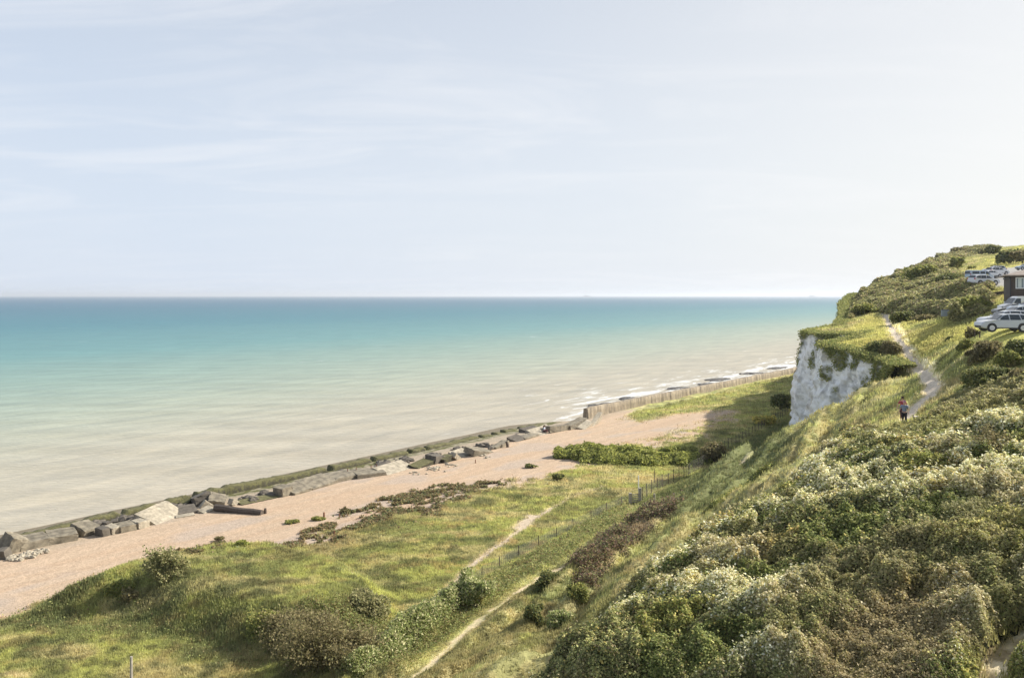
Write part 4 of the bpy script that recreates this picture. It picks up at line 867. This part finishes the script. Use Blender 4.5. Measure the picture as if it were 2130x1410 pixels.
# ------------------------------------------------------------------ people
def skin_mesh(name, verts, edges, radii, root_i, sub=2):
    me = bpy.data.meshes.new(name + "_tmp"); me.from_pydata(verts, edges, []); o = bpy.data.objects.new("tmp", me); col.objects.link(o)
    md = o.modifiers.new("s", 'SKIN'); sm = o.modifiers.new("u", 'SUBSURF'); sm.levels = sub; sm.render_levels = sub
    for i, r in enumerate(radii):
        sv = me.skin_vertices[0].data[i]; sv.radius = (r, r) if not isinstance(r, tuple) else r; sv.use_root = (i == root_i)
    dg = bpy.context.evaluated_depsgraph_get(); ev_ = o.evaluated_get(dg); m2 = bpy.data.meshes.new_from_object(ev_); m2.name = name
    for p in m2.polygons: p.use_smooth = True
    bpy.data.objects.remove(o); bpy.data.meshes.remove(me); return m2
def person(loc, rz, J, cols, label, hair, scale=1.0, bag=None):
    """J: joint positions; one continuous body, clothing and hair as children"""
    r = empty("person", loc, rz, label, "person"); r.scale = (scale,) * 3
    V = []; E_ = []; R = []; ix = {}
    def add(k, p, rad, par=None): ix[k] = len(V); V.append(tuple(p)); R.append(rad); (E_.append((ix[par], ix[k])) if par else None)
    add('pel', J['pel'], (.15, .115)); add('waist', J['waist'], (.125, .095), 'pel'); add('chest', J['chest'], (.155, .11), 'waist'); add('neck', J['neck'], .052, 'chest')
    add('jaw', J['jaw'], (.062, .07), 'neck'); add('head', J['head'], (.078, .095), 'jaw'); add('crown', J['crown'], (.06, .07), 'head')
    for s in 'LR':
        add('sh' + s, J['sh' + s], .062, 'chest'); add('el' + s, J['el' + s], .043, 'sh' + s); add('wr' + s, J['wr' + s], .029, 'el' + s)
        w_ = Vector(J['wr' + s]); d = (w_ - Vector(J['el' + s])).normalized(); sd_ = d.cross(Vector((0, 0, 1)) if abs(d.z) < .8 else Vector((0, 1, 0))).normalized()
        pm = w_ + d * .07; add('pm' + s, pm, (.036, .018), 'wr' + s)
        for q, (o_, ln) in enumerate(((-.03, .07), (-.01, .08), (.01, .075), (.028, .06))):
            k1 = pm + sd_ * o_ + d * ln * .55; k2 = k1 + (d * .7 + Vector((0, -.5, 0))).normalized() * ln * .5; add(f'f{q}a{s}', k1, .009, 'pm' + s); add(f'f{q}b{s}', k2, .008, f'f{q}a{s}')
        th = w_ + d * .03 - sd_ * .045; add('th' + s, th, .010, 'wr' + s)
        add('hp' + s, J['hp' + s], .095, 'pel'); add('kn' + s, J['kn' + s], .058, 'hp' + s); add('an' + s, J['an' + s], .038, 'kn' + s); add('to' + s, J['to' + s], (.042, .028), 'an' + s)
    body = new_obj("body", skin_mesh("body", V, E_, R, 0), M[cols[0]], r)
    h = Vector(J['head']); f = MB()
    f.tube([h + Vector((0, -.075, .01)), h + Vector((0, -.115, -.03))], [.012, .018], 6); f.build("nose", M[cols[0]], r)
    for s in (-1, 1):
        f = MB(); f.box(h.x + s * .032 - .012, h.x + s * .032 + .012, h.y - .097, h.y - .082, h.z + .012, h.z + .026); f.build("eye", M['trim'], r)
    # clothing shells
    tv = [J['pel'], J['waist'], J['chest'], J['shL'], J['shR'], tuple(Vector(J['shL']).lerp(Vector(J['elL']), .75)), tuple(Vector(J['shR']).lerp(Vector(J['elR']), .75)), tuple(Vector(J['chest']).lerp(Vector(J['neck']), .55))]
    new_obj("top", skin_mesh("top", [tuple(v) for v in tv], [(0, 1), (1, 2), (2, 3), (2, 4), (3, 5), (4, 6), (2, 7)], [(.165, .135), (.15, .12), (.178, .135), .082, .082, .066, .066, .085], 0), M[cols[1]], r)
    lv = [tuple(Vector(J['pel']) + Vector((0, 0, .04))), J['hpL'], J['hpR'], J['knL'], J['knR'], tuple(Vector(J['knL']).lerp(Vector(J['anL']), .8)), tuple(Vector(J['knR']).lerp(Vector(J['anR']), .8))]
    new_obj("trousers", skin_mesh("trousers", [tuple(v) for v in lv], [(0, 1), (0, 2), (1, 3), (2, 4), (3, 5), (4, 6)], [(.16, .13), .118, .118, .078, .078, .06, .06], 0), M[cols[2]], r)
    for s in 'LR':
        a, t_ = Vector(J['an' + s]), Vector(J['to' + s]); new_obj("shoe", skin_mesh("shoe", [tuple(a + Vector((0, .04, -.02))), tuple(t_), tuple(t_ + (t_ - a).normalized() * .06)], [(0, 1), (1, 2)], [(.05, .045), (.048, .036), (.036, .026)], 0, 1), M[cols[3]], r)
    c = Vector(J['crown']); hv = [tuple(h + Vector((0, .035, -.05))), tuple(h + Vector((0, .02, .05))), tuple(c + Vector((0, -.01, .01)))]
    new_obj("hair", skin_mesh("hair", hv, [(0, 1), (1, 2)], [(.075, .06), (.095, .098), (.07, .075)], 1), M[hair], r)
    return r
M['skin'] = plain("skin", (.55, .34, .25), .6, 0, .05, 8); M['redtop'] = plain("red_cloth", (.36, .07, .08), .9, 0, .15, 6); M['greytop'] = plain("blue_grey_cloth", (.20, .24, .32), .9, 0, .15, 6)
M['blackcl'] = plain("black_cloth", (.02, .018, .025), .9, 0, .2, 6); M['maroon'] = plain("maroon_cloth", (.08, .025, .03), .9, 0, .2, 6); M['hair'] = plain("brown_hair", (.10, .06, .04), .7, 0, .2, 12)
M['pinkcap'] = plain("pink_cap", (.55, .28, .33), .8, 0, .1, 6); M['paleblue'] = plain("pale_blue_cloth", (.42, .48, .56), .9, 0, .1, 6); M['shoe'] = plain("pale_shoes", (.6, .55, .4), .8, 0, .1, 6); M['bagm'] = plain("cream_bag", (.7, .62, .52), .8, 0, .08, 6)
walk = dict(pel=(0,0,.95), waist=(0,.0,1.12), chest=(0,-.03,1.34), neck=(0,-.04,1.47), jaw=(0,-.06,1.54), head=(0,-.06,1.62), crown=(0,-.05,1.69),
  shL=(.17,-.02,1.40), elL=(.25,.05,1.13), wrL=(.25,-.10,.93), shR=(-.17,-.02,1.40), elR=(-.29,.04,1.15), wrR=(-.34,.02,.90),
  hpL=(.09,0,.90), knL=(.10,-.14,.50), anL=(.10,-.10,.09), toL=(.10,-.22,.04), hpR=(-.09,0,.90), knR=(-.09,.02,.48), anR=(-.10,.26,.14), toR=(-.10,.16,.05))
walk2 = {**walk, 'elL': (.30,-.02,1.16), 'wrL': (.26,-.22,1.08), 'knL': (.10,.02,.48), 'anL': (.10,.24,.13), 'toL': (.10,.14,.05), 'knR': (-.10,-.12,.5), 'anR': (-.11,-.10,.09), 'toR': (-.11,-.22,.04)}
px_, py_ = inv(1881, 884)
zz_ = lambda x, y: float(gsample(ZG, [x], [y])[0])
person((px_, py_, zz_(px_, py_) + .02), math.radians(-25), walk, ('skin', 'greytop', 'blackcl', 'shoe'), "person in a blue grey top and black trousers walking in front on the path", 'pinkcap', 1.1)
x2, y2 = inv(1882, 872); y2 += .3
person((x2 - .05, y2, zz_(x2, y2) + .02), math.radians(-20), walk2, ('skin', 'redtop', 'maroon', 'shoe'), "person in a red top walking just behind the one in blue grey", 'hair', 1.12)
b_ = MB(); b_.poly_prism([(-.14, 0), (.14, 0), (.17, .2), (.09, .3), (-.09, .3), (-.17, .2)], -.06, .06); bo = b_.build("shoulder_bag", M['bagm'], None, .03); bo.location = (x2 + .30, y2 - .16, zz_(x2, y2) + 1.02); bo.rotation_euler = (0, 0, -.3)
tag(bo, "cream bag carried at the side of the person in red", "bag")
sit = dict(pel=(0,0,.12), waist=(0,.02,.30), chest=(0,-.02,.52), neck=(0,-.03,.66), jaw=(0,-.05,.73), head=(0,-.05,.81), crown=(0,-.04,.88),
  shL=(.17,-.01,.58), elL=(.24,-.08,.33), wrL=(.16,-.30,.30), shR=(-.17,-.01,.58), elR=(-.24,-.08,.33), wrR=(-.16,-.30,.30),
  hpL=(.09,-.02,.11), knL=(.13,-.42,.30), anL=(.13,-.55,-.06), toL=(.13,-.66,-.10), hpR=(-.09,-.02,.11), knR=(-.13,-.42,.30), anR=(-.13,-.55,-.06), toR=(-.13,-.66,-.10))
xs_, ys_ = inv(1132, 902)
person((xs_, ys_, 3.0), math.radians(60), sit, ('skin', 'paleblue', 'maroon', 'shoe'), "distant person in pale blue sitting on the broken wall by the water", 'hair', 1.25)
def dog():
    x, y = inv(1905, 876); r = empty("dog", (x, y, zz_(x, y)), math.radians(200), "small pale dog in the grass beside the walkers", "dog")
    V = [(0,0,.30),(.16,0,.31),(.26,0,.36),(.33,0,.43),(.42,0,.42),(-.14,0,.30),(-.24,0,.34),(-.33,0,.44),(.17,.06,.2),(.18,.06,.1),(.19,.06,.02),(.17,-.06,.2),(.18,-.06,.1),(.2,-.06,.02),(-.15,.06,.2),(-.2,.06,.11),(-.17,.06,.02),(-.15,-.06,.2),(-.2,-.06,.11),(-.17,-.06,.02)]
    E_ = [(0,1),(1,2),(2,3),(3,4),(0,5),(5,6),(6,7),(1,8),(8,9),(9,10),(1,11),(11,12),(12,13),(5,14),(14,15),(15,16),(5,17),(17,18),(18,19)]
    R = [.095,.10,.07,.065,.03,.085,.03,.015] + [.035,.022,.02] * 2 + [.045,.022,.02] * 2
    new_obj("body", skin_mesh("body", V, E_, R, 0), M['bagm'], r)
    for s in (-1, 1): mb = MB(); mb.tube([(.31, s * .045, .48), (.28, s * .075, .42)], [.022, .012], 5); mb.build("ear", M['hair'], r)
dog()

# ------------------------------------------------------------------ shrubs that stand apart
SH = [
 (640, 1330, 150, 46, 'brown', "low brown tangle left of the big brown shrub", True), (560, 1300, 90, 26, 'olive', "low olive growth on the crest of the near bank", True),
 (352, 1196, 84, 52, 'grey', "dark windswept shrub on the crest of the near mound", True), (250, 1230, 60, 26, 'olive', "low olive bush on the seaward end of the mound", False),
 (275, 1250, 40, 22, 'brown', "small dry tuft bush on the mound's front", True), (762, 1268, 95, 42, 'grey', "rounded grey green bush at the right end of the mound", False),
 (700, 1385, 200, 84, 'brown', "big brown tangled shrub above the hollow in the foreground", True), (800, 1345, 50, 24, 'dark', "small dark bush at the foot of the brown tangle", False),
 (992, 1262, 72, 66, 'pale', "tall rounded bush at the top end of the pale hedge", False), (1142, 1232, 56, 36, 'dark', "dark round bush between the footpath and the brambles", False),
 (1112, 1290, 48, 40, 'dark', "dark round bush just right of the footpath", False), (1165, 1290, 60, 36, 'pale', "pale bush beside the dark round one", False), (1200, 1240, 46, 30, 'olive', "small bush under the left end of the brambles", False),
 (505, 1134, 28, 14, 'green', "single green sea kale clump on the shingle", False), (456, 1124, 20, 9, 'brown', "small brown clump left of the green one on the shingle", False), (607, 1088, 30, 7, 'olive', "flat green mat on open shingle", False),
 (660, 1082, 34, 7, 'olive', "flat weedy mat by the brown stakes", False), (1105, 972, 26, 8, 'dark', "lone dark tuft on the shingle near the thicket", False), (1160, 1000, 24, 14, 'dark', "dark bush at the meadow corner by the shingle", False),
 (720, 1068, 26, 12, 'brown', "thin brown tuft left of the shingle weeds", True),
 (1490, 962, 62, 50, 'brown', "dark brown bush where the fences meet", False), (1395, 950, 44, 28, 'green', "small rounded green bush before the brown one", False), (1625, 855, 36, 44, 'dark', "dark bush leaning against the foot of the cliff", False),
 (1425, 948, 50, 22, 'olive', "olive bush right of the small green one", False), (1590, 885, 40, 24, 'yellow', "yellowish bush in the shade below the cliff", False),
 (1815, 735, 84, 30, 'dark', "dark bush in the hollow on the cliff top", False), (1850, 738, 44, 34, 'brown', "brown bush beside the clifftop path", False), (1785, 742, 52, 18, 'olive', "low bush left of the hollow on the cliff top", False),
 (2045, 750, 66, 48, 'brown', "dark brown bush below the lawn", False), (2008, 725, 34, 24, 'olive', "small bush left of the dark brown one below the lawn", False), (2095, 768, 60, 46, 'olive', "olive bush to the right below the lawn", False), (2124, 752, 50, 50, 'dark', "dark bush at the right edge below the lawn", False),
 (2058, 808, 100, 52, 'dark', "large dark bush beside the slope lawn above the scrub", False), (2120, 806, 70, 48, 'brown', "brown bush at the right edge above the scrub", False), (2022, 700, 26, 20, 'brown', "dry brown tuft left of the lawn posts", True), (1975, 708, 12, 9, 'dark', "tiny dark tuft alone on the grass", False),
 (1993, 668, 34, 34, 'grey', "leafless grey bush beside the notice board", True), (2020, 652, 60, 40, 'olive', "olive bush at the end of the thicket by the cars", False),
 (1916, 590, 58, 46, 'olive', "big rounded bush on the skyline above the thicket", False), (1972, 592, 70, 26, 'dark', "dark bush between the skyline bush and the camper", False), (1878, 588, 40, 16, 'brown', "wind cut bush at the left of the skyline group", False),
 (1992, 562, 24, 32, 'olive', "small young tree alone on the far field", False), (1975, 560, 26, 14, 'brown', "low brown bush beside the young tree", False), (2022, 560, 14, 8, 'olive', "small round bush on the far field", False),
 (2066, 530, 30, 24, 'dark', "tallest round bush on the top of the hill", False), (2040, 530, 40, 18, 'grey', "grey bush left of the tallest one on the hill top", False), (2100, 548, 50, 34, 'dark', "dark bush behind the upper car park", False), (2128, 548, 46, 34, 'brown', "brown bush at the right edge behind the car park", False),
 (1990, 532, 44, 20, 'brown', "long brown bush on the far skyline", False), (1950, 540, 40, 18, 'grey', "low grey bush at the left tip of the far skyline", False),
 (1800, 655, 50, 26, 'olive', "rounded bush at the seaward foot of the thicket", False), (1880, 668, 60, 26, 'dark', "dark low bush where the path meets the thicket", False), (1930, 668, 50, 18, 'brown', "reddish low bush along the front of the thicket", False),
 (1462, 1195, 70, 56, 'yellow', "yellow leaved bush on the edge of the near scrub", False), (1690, 1080, 110, 56, 'pale', "pale seed covered mound in the middle of the scrub", False),
 (1900, 1180, 150, 70, 'pale', "broad pale mound in the right of the scrub", False), (2040, 1110, 150, 80, 'grey', "grey feathery bush near the right edge of the scrub", False), (1500, 1300, 120, 70, 'olive', "olive mound at the lower left of the scrub", False),
 (1660, 1230, 120, 60, 'dark', "dark hollow bush between the pale mounds", False), (2080, 980, 120, 80, 'brown', "brown twiggy bush on the upper right of the scrub", True), (1960, 960, 90, 50, 'green', "green bush in the upper scrub below the lawn", False)]
for px_s, py_s, w_s, h_s, pl_s, lb_s, sp_s in SH: shrub("shrub", px_s, py_s, w_s, h_s, pl_s, lb_s, spiky=sp_s)
# long hedge beside the fence, and the green thicket on the shingle: each one mass
def hedge(name, pts, wid, hts, pal, n, label, cat, sz=1.0):
    P = np.array([inv(*p) for p in pts]); R, t = resample(P, .5); m = len(R); k = rng.integers(0, m, n)
    hh = np.interp(k, np.linspace(0, m, len(hts)), hts); ww = np.interp(k, np.linspace(0, m, len(wid)), wid)
    a = rng.uniform(0, math.pi, n); r = rng.random(n) ** .4; lump = .7 + .6 * fbm(R[k, 0] / 1.2, R[k, 1] / 1.2 + a, 3, 400)
    tg = np.gradient(R, axis=0); tg /= np.linalg.norm(tg, axis=1, keepdims=True)
    ox = np.cos(a) * ww * .5 * r * lump; x = R[k, 0] - tg[k, 1] * ox + rng.normal(size=n) * .2; y = R[k, 1] + tg[k, 0] * ox + rng.normal(size=n) * .2
    z = gsample(ZG, x, y) + np.sin(a) * hh * r * lump * (.45 + 1.0 * fbm(x / 2.2, y / 2.2, 3, 402)); x0, y0 = R[0]; z0 = float(gsample(ZG, [x0], [y0])[0]); root = empty(name, (x0, y0, z0), 0, label, cat)
    pl = np.array(PAL[pal]); c = pl[rng.integers(0, len(pl), n)] * rng.uniform(.6, 1.4, (n, 1))
    new_obj("foliage", leaf_mesh("foliage", np.stack([x - x0, y - y0, z - z0], 1), np.clip(.0017 * y, .04, .4) * sz * rng.uniform(.6, 1.3, n), c, .15), M['leaf'], root)
    mb = MB()
    for q in range(0, m, 5): mb.tube([(R[q, 0] - x0, R[q, 1] - y0, gsample(ZG, [R[q, 0]], [R[q, 1]])[0] - z0 - .2), (R[q, 0] - x0 + .1, R[q, 1] - y0, gsample(ZG, [R[q, 0]], [R[q, 1]])[0] - z0 + np.interp(q, np.linspace(0, m, len(hts)), hts) * .7)], [.05, .015], 4)
    mb.build("stems", M['wood'], root)
hedge("hedge", [(735, 1412), (800, 1370), (870, 1318), (930, 1280), (975, 1245)], [1.6, 1.8, 1.6], [1.3, 1.5, 1.9, 2.2], 'pale', 30000, "pale clematis covered hedge climbing beside the lower footpath", "hedge")
hedge("bramble_thicket", [(1158, 950), (1200, 948), (1260, 952), (1330, 958), (1400, 960), (1470, 960)], [3, 10, 11, 9, 6], [1.5, 2.0, 1.7, 1.4, 1.0], 'green', 60000, "big bright green bramble thicket standing on the shingle", "thicket", 1.0)
hedge("chalk_edge_bushes", [(1480, 1068), (1520, 1040), (1560, 1005), (1600, 965)], [1.2, 1.0], [.6, .5], 'olive', 7000, "sunlit ridge of low bushes along the shoulder of the slope", "bushes")
print("objects", time.time() - T0)
SUN_E, SKY_S, EXPO = 5.0, .076, .73
HAZE = 7e-5
SKY_TINT = (1.0, 1.0, 1.0)
SKY_GLOW = [(.0, (5.85, 6.5, 7.5)), (.45, (6.6, 6.95, 7.45)), (.8, (7.75, 7.6, 7.25)), (1.0, (8.8, 8.3, 7.5))]
SKY_VEIL = [(.0, (.95,) * 3), (.18, (.82,) * 3), (.45, (.6,) * 3), (1.0, (.2,) * 3)]
CLOUD = (7.9, 7.9, 8.0)
def SEA_RAMP(q): return [(q(101), (.40, .355, .28)), (q(150), (.38, .355, .28)), (q(205), (.31, .345, .275)), (q(290), (.205, .295, .255)), (q(410), (.115, .245, .245)), (q(800), (.045, .165, .205)), (q(1800), (.032, .12, .18)), (q(9000), (.03, .095, .165))]
# ------------------------------------------------------------------ sea
def sea_obj():
    yy = np.r_[np.exp(np.linspace(math.log(20), math.log(900), 500)), np.exp(np.linspace(math.log(905), math.log(90000), 120))]
    uu = np.linspace(-1.6, 1.4, 420); Yq = np.repeat(yy[:, None], len(uu), 1); Xq = Yq * uu
    V = np.stack([Xq, Yq, np.zeros_like(Xq)], -1).reshape(-1, 3)
    me = np_mesh("sea", V, 4, grid_idx(len(yy), len(uu)), None, True)
    m, nt, B, O = mat_new("sea_water"); L = nt.links
    p = geo_pos(nt); sp = nt.nodes.new("ShaderNodeSeparateXYZ")
    mp = nt.nodes.new("ShaderNodeMapping"); mp.vector_type = 'POINT'; mp.inputs["Rotation"].default_value = (0, 0, math.atan2(S2, S1) * -1); L.new(p, mp.inputs[0])
    # after the turn x runs along the coast, -y ... distance offshore
    L.new(mp.outputs[0], sp.inputs[0])
    big = noise(nt, scaled(nt, mp.outputs[0], (.0016, .006, 1)), 1.0, 4, .55)
    off = nt.nodes.new("ShaderNodeMath"); off.operation = 'MULTIPLY_ADD'; L.new(big.outputs[0], off.inputs[0]); off.inputs[1].default_value = 160; off.inputs[2].default_value = -80
    dist = nt.nodes.new("ShaderNodeMath"); dist.operation = 'ADD'; L.new(sp.outputs[1], dist.inputs[0])
    sc = nt.nodes.new("ShaderNodeMath"); sc.operation = 'MULTIPLY'; 
    g = nt.nodes.new("ShaderNodeMapRange"); g.inputs["From Min"].default_value = 130; g.inputs["From Max"].default_value = 500; g.inputs["To Min"].default_value = .08; g.inputs["To Max"].default_value = 1
    L.new(sp.outputs[1], g.inputs[0]); L.new(off.outputs[0], sc.inputs[0]); L.new(g.outputs[0], sc.inputs[1]); L.new(sc.outputs[0], dist.inputs[1])
    lg = nt.nodes.new("ShaderNodeMath"); lg.operation = 'LOGARITHM'; L.new(dist.outputs[0], lg.inputs[0]); lg.inputs[1].default_value = 10.0
    mr = nt.nodes.new("ShaderNodeMapRange"); mr.inputs["From Min"].default_value = 2.0; mr.inputs["From Max"].default_value = 4.0; L.new(lg.outputs[0], mr.inputs[0])
    def q(v): return (math.log10(v) - 2) / 2
    r = ramp(nt, mr.outputs[0], SEA_RAMP(q))
    st = noise(nt, scaled(nt, mp.outputs[0], (.05, .22, 1)), 1.0, 6, .6, .6); st2 = noise(nt, scaled(nt, p, (.02, .12, 1)), 1.0, 5, .6)
    v = ramp(nt, st.outputs[0], [(.3, (.80, .82, .84)), (.7, (1.12, 1.11, 1.08))]); v2 = ramp(nt, st2.outputs[0], [(.3, (.9, .9, .9)), (.7, (1.08, 1.08, 1.08))])
    c = mixc(nt, 'MULTIPLY', 1, mixc(nt, 'MULTIPLY', 1, r.outputs[0], v.outputs[0]), v2.outputs[0])
    sw = nt.nodes.new("ShaderNodeTexWave"); sw.inputs["Scale"].default_value = 1.0; sw.inputs["Distortion"].default_value = 9; sw.inputs["Detail"].default_value = 4; sw.inputs["Detail Scale"].default_value = .6; sw.bands_direction = 'Y'
    L.new(scaled(nt, p, (.006, .020, 1), .12), sw.inputs["Vector"]); swr = ramp(nt, sw.outputs[1], [(.0, (.97, .965, .95)), (.5, (1.0, 1.0, 1.0)), (1.0, (1.03, 1.035, 1.04))])
    c = mixc(nt, 'MULTIPLY', 1, c, swr.outputs[0])
    wc = noise(nt, scaled(nt, p, (.05, .11, 1)), 1.0, 7, .72); wcr = ramp(nt, wc.outputs[0], [(.735, (0, 0, 0)), (.79, (.7, .7, .7))])
    c = mixc(nt, 'MIX', wcr.outputs[0], c, (.8, .82, .83))
    # surf along the shore
    fo = noise(nt, scaled(nt, mp.outputs[0], (.06, .28, 1)), 1.0, 8, .68, .8)
    fd = nt.nodes.new("ShaderNodeMapRange"); fd.inputs["From Min"].default_value = 102; fd.inputs["From Max"].default_value = 138; fd.inputs["To Min"].default_value = .08; fd.inputs["To Max"].default_value = -.14; L.new(sp.outputs[1], fd.inputs[0])
    fx = nt.nodes.new("ShaderNodeMapRange"); fx.inputs["From Min"].default_value = 110; fx.inputs["From Max"].default_value = 190; fx.inputs["To Min"].default_value = -.22; fx.inputs["To Max"].default_value = 0.03; L.new(sp.outputs[0], fx.inputs[0])
    a1 = nt.nodes.new("ShaderNodeMath"); a1.operation = 'ADD'; L.new(fo.outputs[0], a1.inputs[0]); L.new(fd.outputs[0], a1.inputs[1])
    a2 = nt.nodes.new("ShaderNodeMath"); a2.operation = 'ADD'; L.new(a1.outputs[0], a2.inputs[0]); L.new(fx.outputs[0], a2.inputs[1])
    fr = ramp(nt, a2.outputs[0], [(.53, (0, 0, 0)), (.66, (1, 1, 1))])
    c = mixc(nt, 'MIX', fr.outputs[0], c, (.78, .8, .8))
    L.new(c, B.inputs["Base Color"]); B.inputs["Roughness"].default_value = .42; B.inputs["IOR"].default_value = 1.33; B.inputs["Specular IOR Level"].default_value = .35
    w1 = noise(nt, scaled(nt, p, (.35, 1.1, 1), .25), 1.0, 7, .6, .3)
    bump(nt, B, w1.outputs[0], .55, .5)
    return tag(new_obj("sea", me, m), kind='structure')
sea_obj()

# ------------------------------------------------------------------ light
SUN_AZ, SUN_EL = 70.0, 34.0          # azimuth clockwise from the view axis (+Y)
az = math.radians(SUN_AZ); el = math.radians(SUN_EL)
sd = Vector((math.sin(az) * math.cos(el), math.cos(az) * math.cos(el), math.sin(el)))
ld = bpy.data.lights.new("sun", 'SUN'); ld.energy = SUN_E; ld.angle = math.radians(.6); ld.color = (1.0, .94, .84)
lo = bpy.data.objects.new("sun", ld); col.objects.link(lo); lo.rotation_euler = sd.to_track_quat('Z', 'Y').to_euler(); lo.location = sd * 300
w = bpy.data.worlds.new("World"); bpy.context.scene.world = w; w.use_nodes = True; nt = w.node_tree; L = nt.links
bg = nt.nodes["Background"]; sky = nt.nodes.new("ShaderNodeTexSky"); sky.sky_type = 'NISHITA'; sky.sun_disc = False
sky.sun_elevation = el; sky.sun_rotation = az; sky.altitude = 30; sky.air_density = 1.0; sky.dust_density = 1.6; sky.ozone_density = 1.5
tc = nt.nodes.new("ShaderNodeTexCoord").outputs["Generated"]; sp = nt.nodes.new("ShaderNodeSeparateXYZ"); L.new(tc, sp.inputs[0])
# thin high cloud and milky air, laid over the sky by direction
ze = nt.nodes.new("ShaderNodeMath"); ze.operation = 'ADD'; L.new(sp.outputs[2], ze.inputs[0]); ze.inputs[1].default_value = .10
dv = nt.nodes.new("ShaderNodeVectorMath"); dv.operation = 'DIVIDE'; L.new(tc, dv.inputs[0]); cb = nt.nodes.new("ShaderNodeCombineXYZ")
for i in range(3): L.new(ze.outputs[0], cb.inputs[i])
L.new(cb.outputs[0], dv.inputs[1])
n1 = noise(nt, scaled(nt, dv.outputs[0], (.55, 1.5, 1), .35), 1.0, 8, .62, 1.2); n2 = noise(nt, scaled(nt, dv.outputs[0], (.18, .42, 1), -.2), 1.0, 4, .5, .4)
cl = ramp(nt, n1.outputs[0], [(.45, (0, 0, 0)), (.78, (1, 1, 1))]); cl2 = ramp(nt, n2.outputs[0], [(.4, (.15, .15, .15)), (.65, (1, 1, 1))])
cm = nt.nodes.new("ShaderNodeMath"); cm.operation = 'MULTIPLY'; L.new(cl.outputs[0], cm.inputs[0]); L.new(cl2.outputs[0], cm.inputs[1])
cm2 = nt.nodes.new("ShaderNodeMath"); cm2.operation = 'MULTIPLY'; L.new(cm.outputs[0], cm2.inputs[0]); cm2.inputs[1].default_value = .5
# glow of the milky air round the sun
dt = nt.nodes.new("ShaderNodeVectorMath"); dt.operation = 'DOT_PRODUCT'; L.new(tc, dt.inputs[0]); dt.inputs[1].default_value = sd
gl = ramp(nt, dt.outputs["Value"], SKY_GLOW)
hz = ramp(nt, sp.outputs[2], SKY_VEIL)
veil = mixc(nt, 'MIX', 1.0, (0, 0, 0), gl.outputs[0])
base_sky = mixc(nt, 'MIX', hz.outputs[0], mixc(nt, 'MULTIPLY', 1, sky.outputs[0], SKY_TINT), gl.outputs[0])
fin = mixc(nt, 'MIX', cm2.outputs[0], base_sky, CLOUD)
L.new(fin, bg.inputs[0]); bg.inputs[1].default_value = SKY_S

# ------------------------------------------------------------------ camera
cd = bpy.data.cameras.new("camera"); co = bpy.data.objects.new("camera", cd); col.objects.link(co)
co.location = (0, 0, H); co.rotation_euler = (math.radians(90), 0, 0); cd.sensor_width = 36; cd.lens = 36 * F / 2130
cd.shift_y = -(705 - HY) / 2130; cd.clip_start = .5; cd.clip_end = 200000
sc = bpy.context.scene; sc.camera = co
sc.view_settings.view_transform = 'Standard'; sc.view_settings.look = 'None'; sc.view_settings.exposure = EXPO; sc.view_settings.gamma = 1
sc.cycles.use_denoising = True; sc.cycles.max_bounces = 6; sc.cycles.transmission_bounces = 3; sc.cycles.transparent_max_bounces = 4
print("done", time.time() - T0)

# ------------------------------------------------------------------ the air
mb = MB(); mb.box(-160000, 160000, -3000, 160000, -14, 95); hm = bpy.data.materials.new("haze"); hm.use_nodes = True; nt = hm.node_tree
nt.nodes.remove(nt.nodes["Principled BSDF"]); vp = nt.nodes.new("ShaderNodeVolumePrincipled"); vp.inputs["Color"].default_value = (.86, .92, 1.0, 1); vp.inputs["Density"].default_value = HAZE; vp.inputs["Anisotropy"].default_value = .3
nt.links.new(vp.outputs[0], nt.nodes["Material Output"].inputs["Volume"])
tag(mb.build("haze", hm), "pale sea haze", "haze", None, 'stuff')
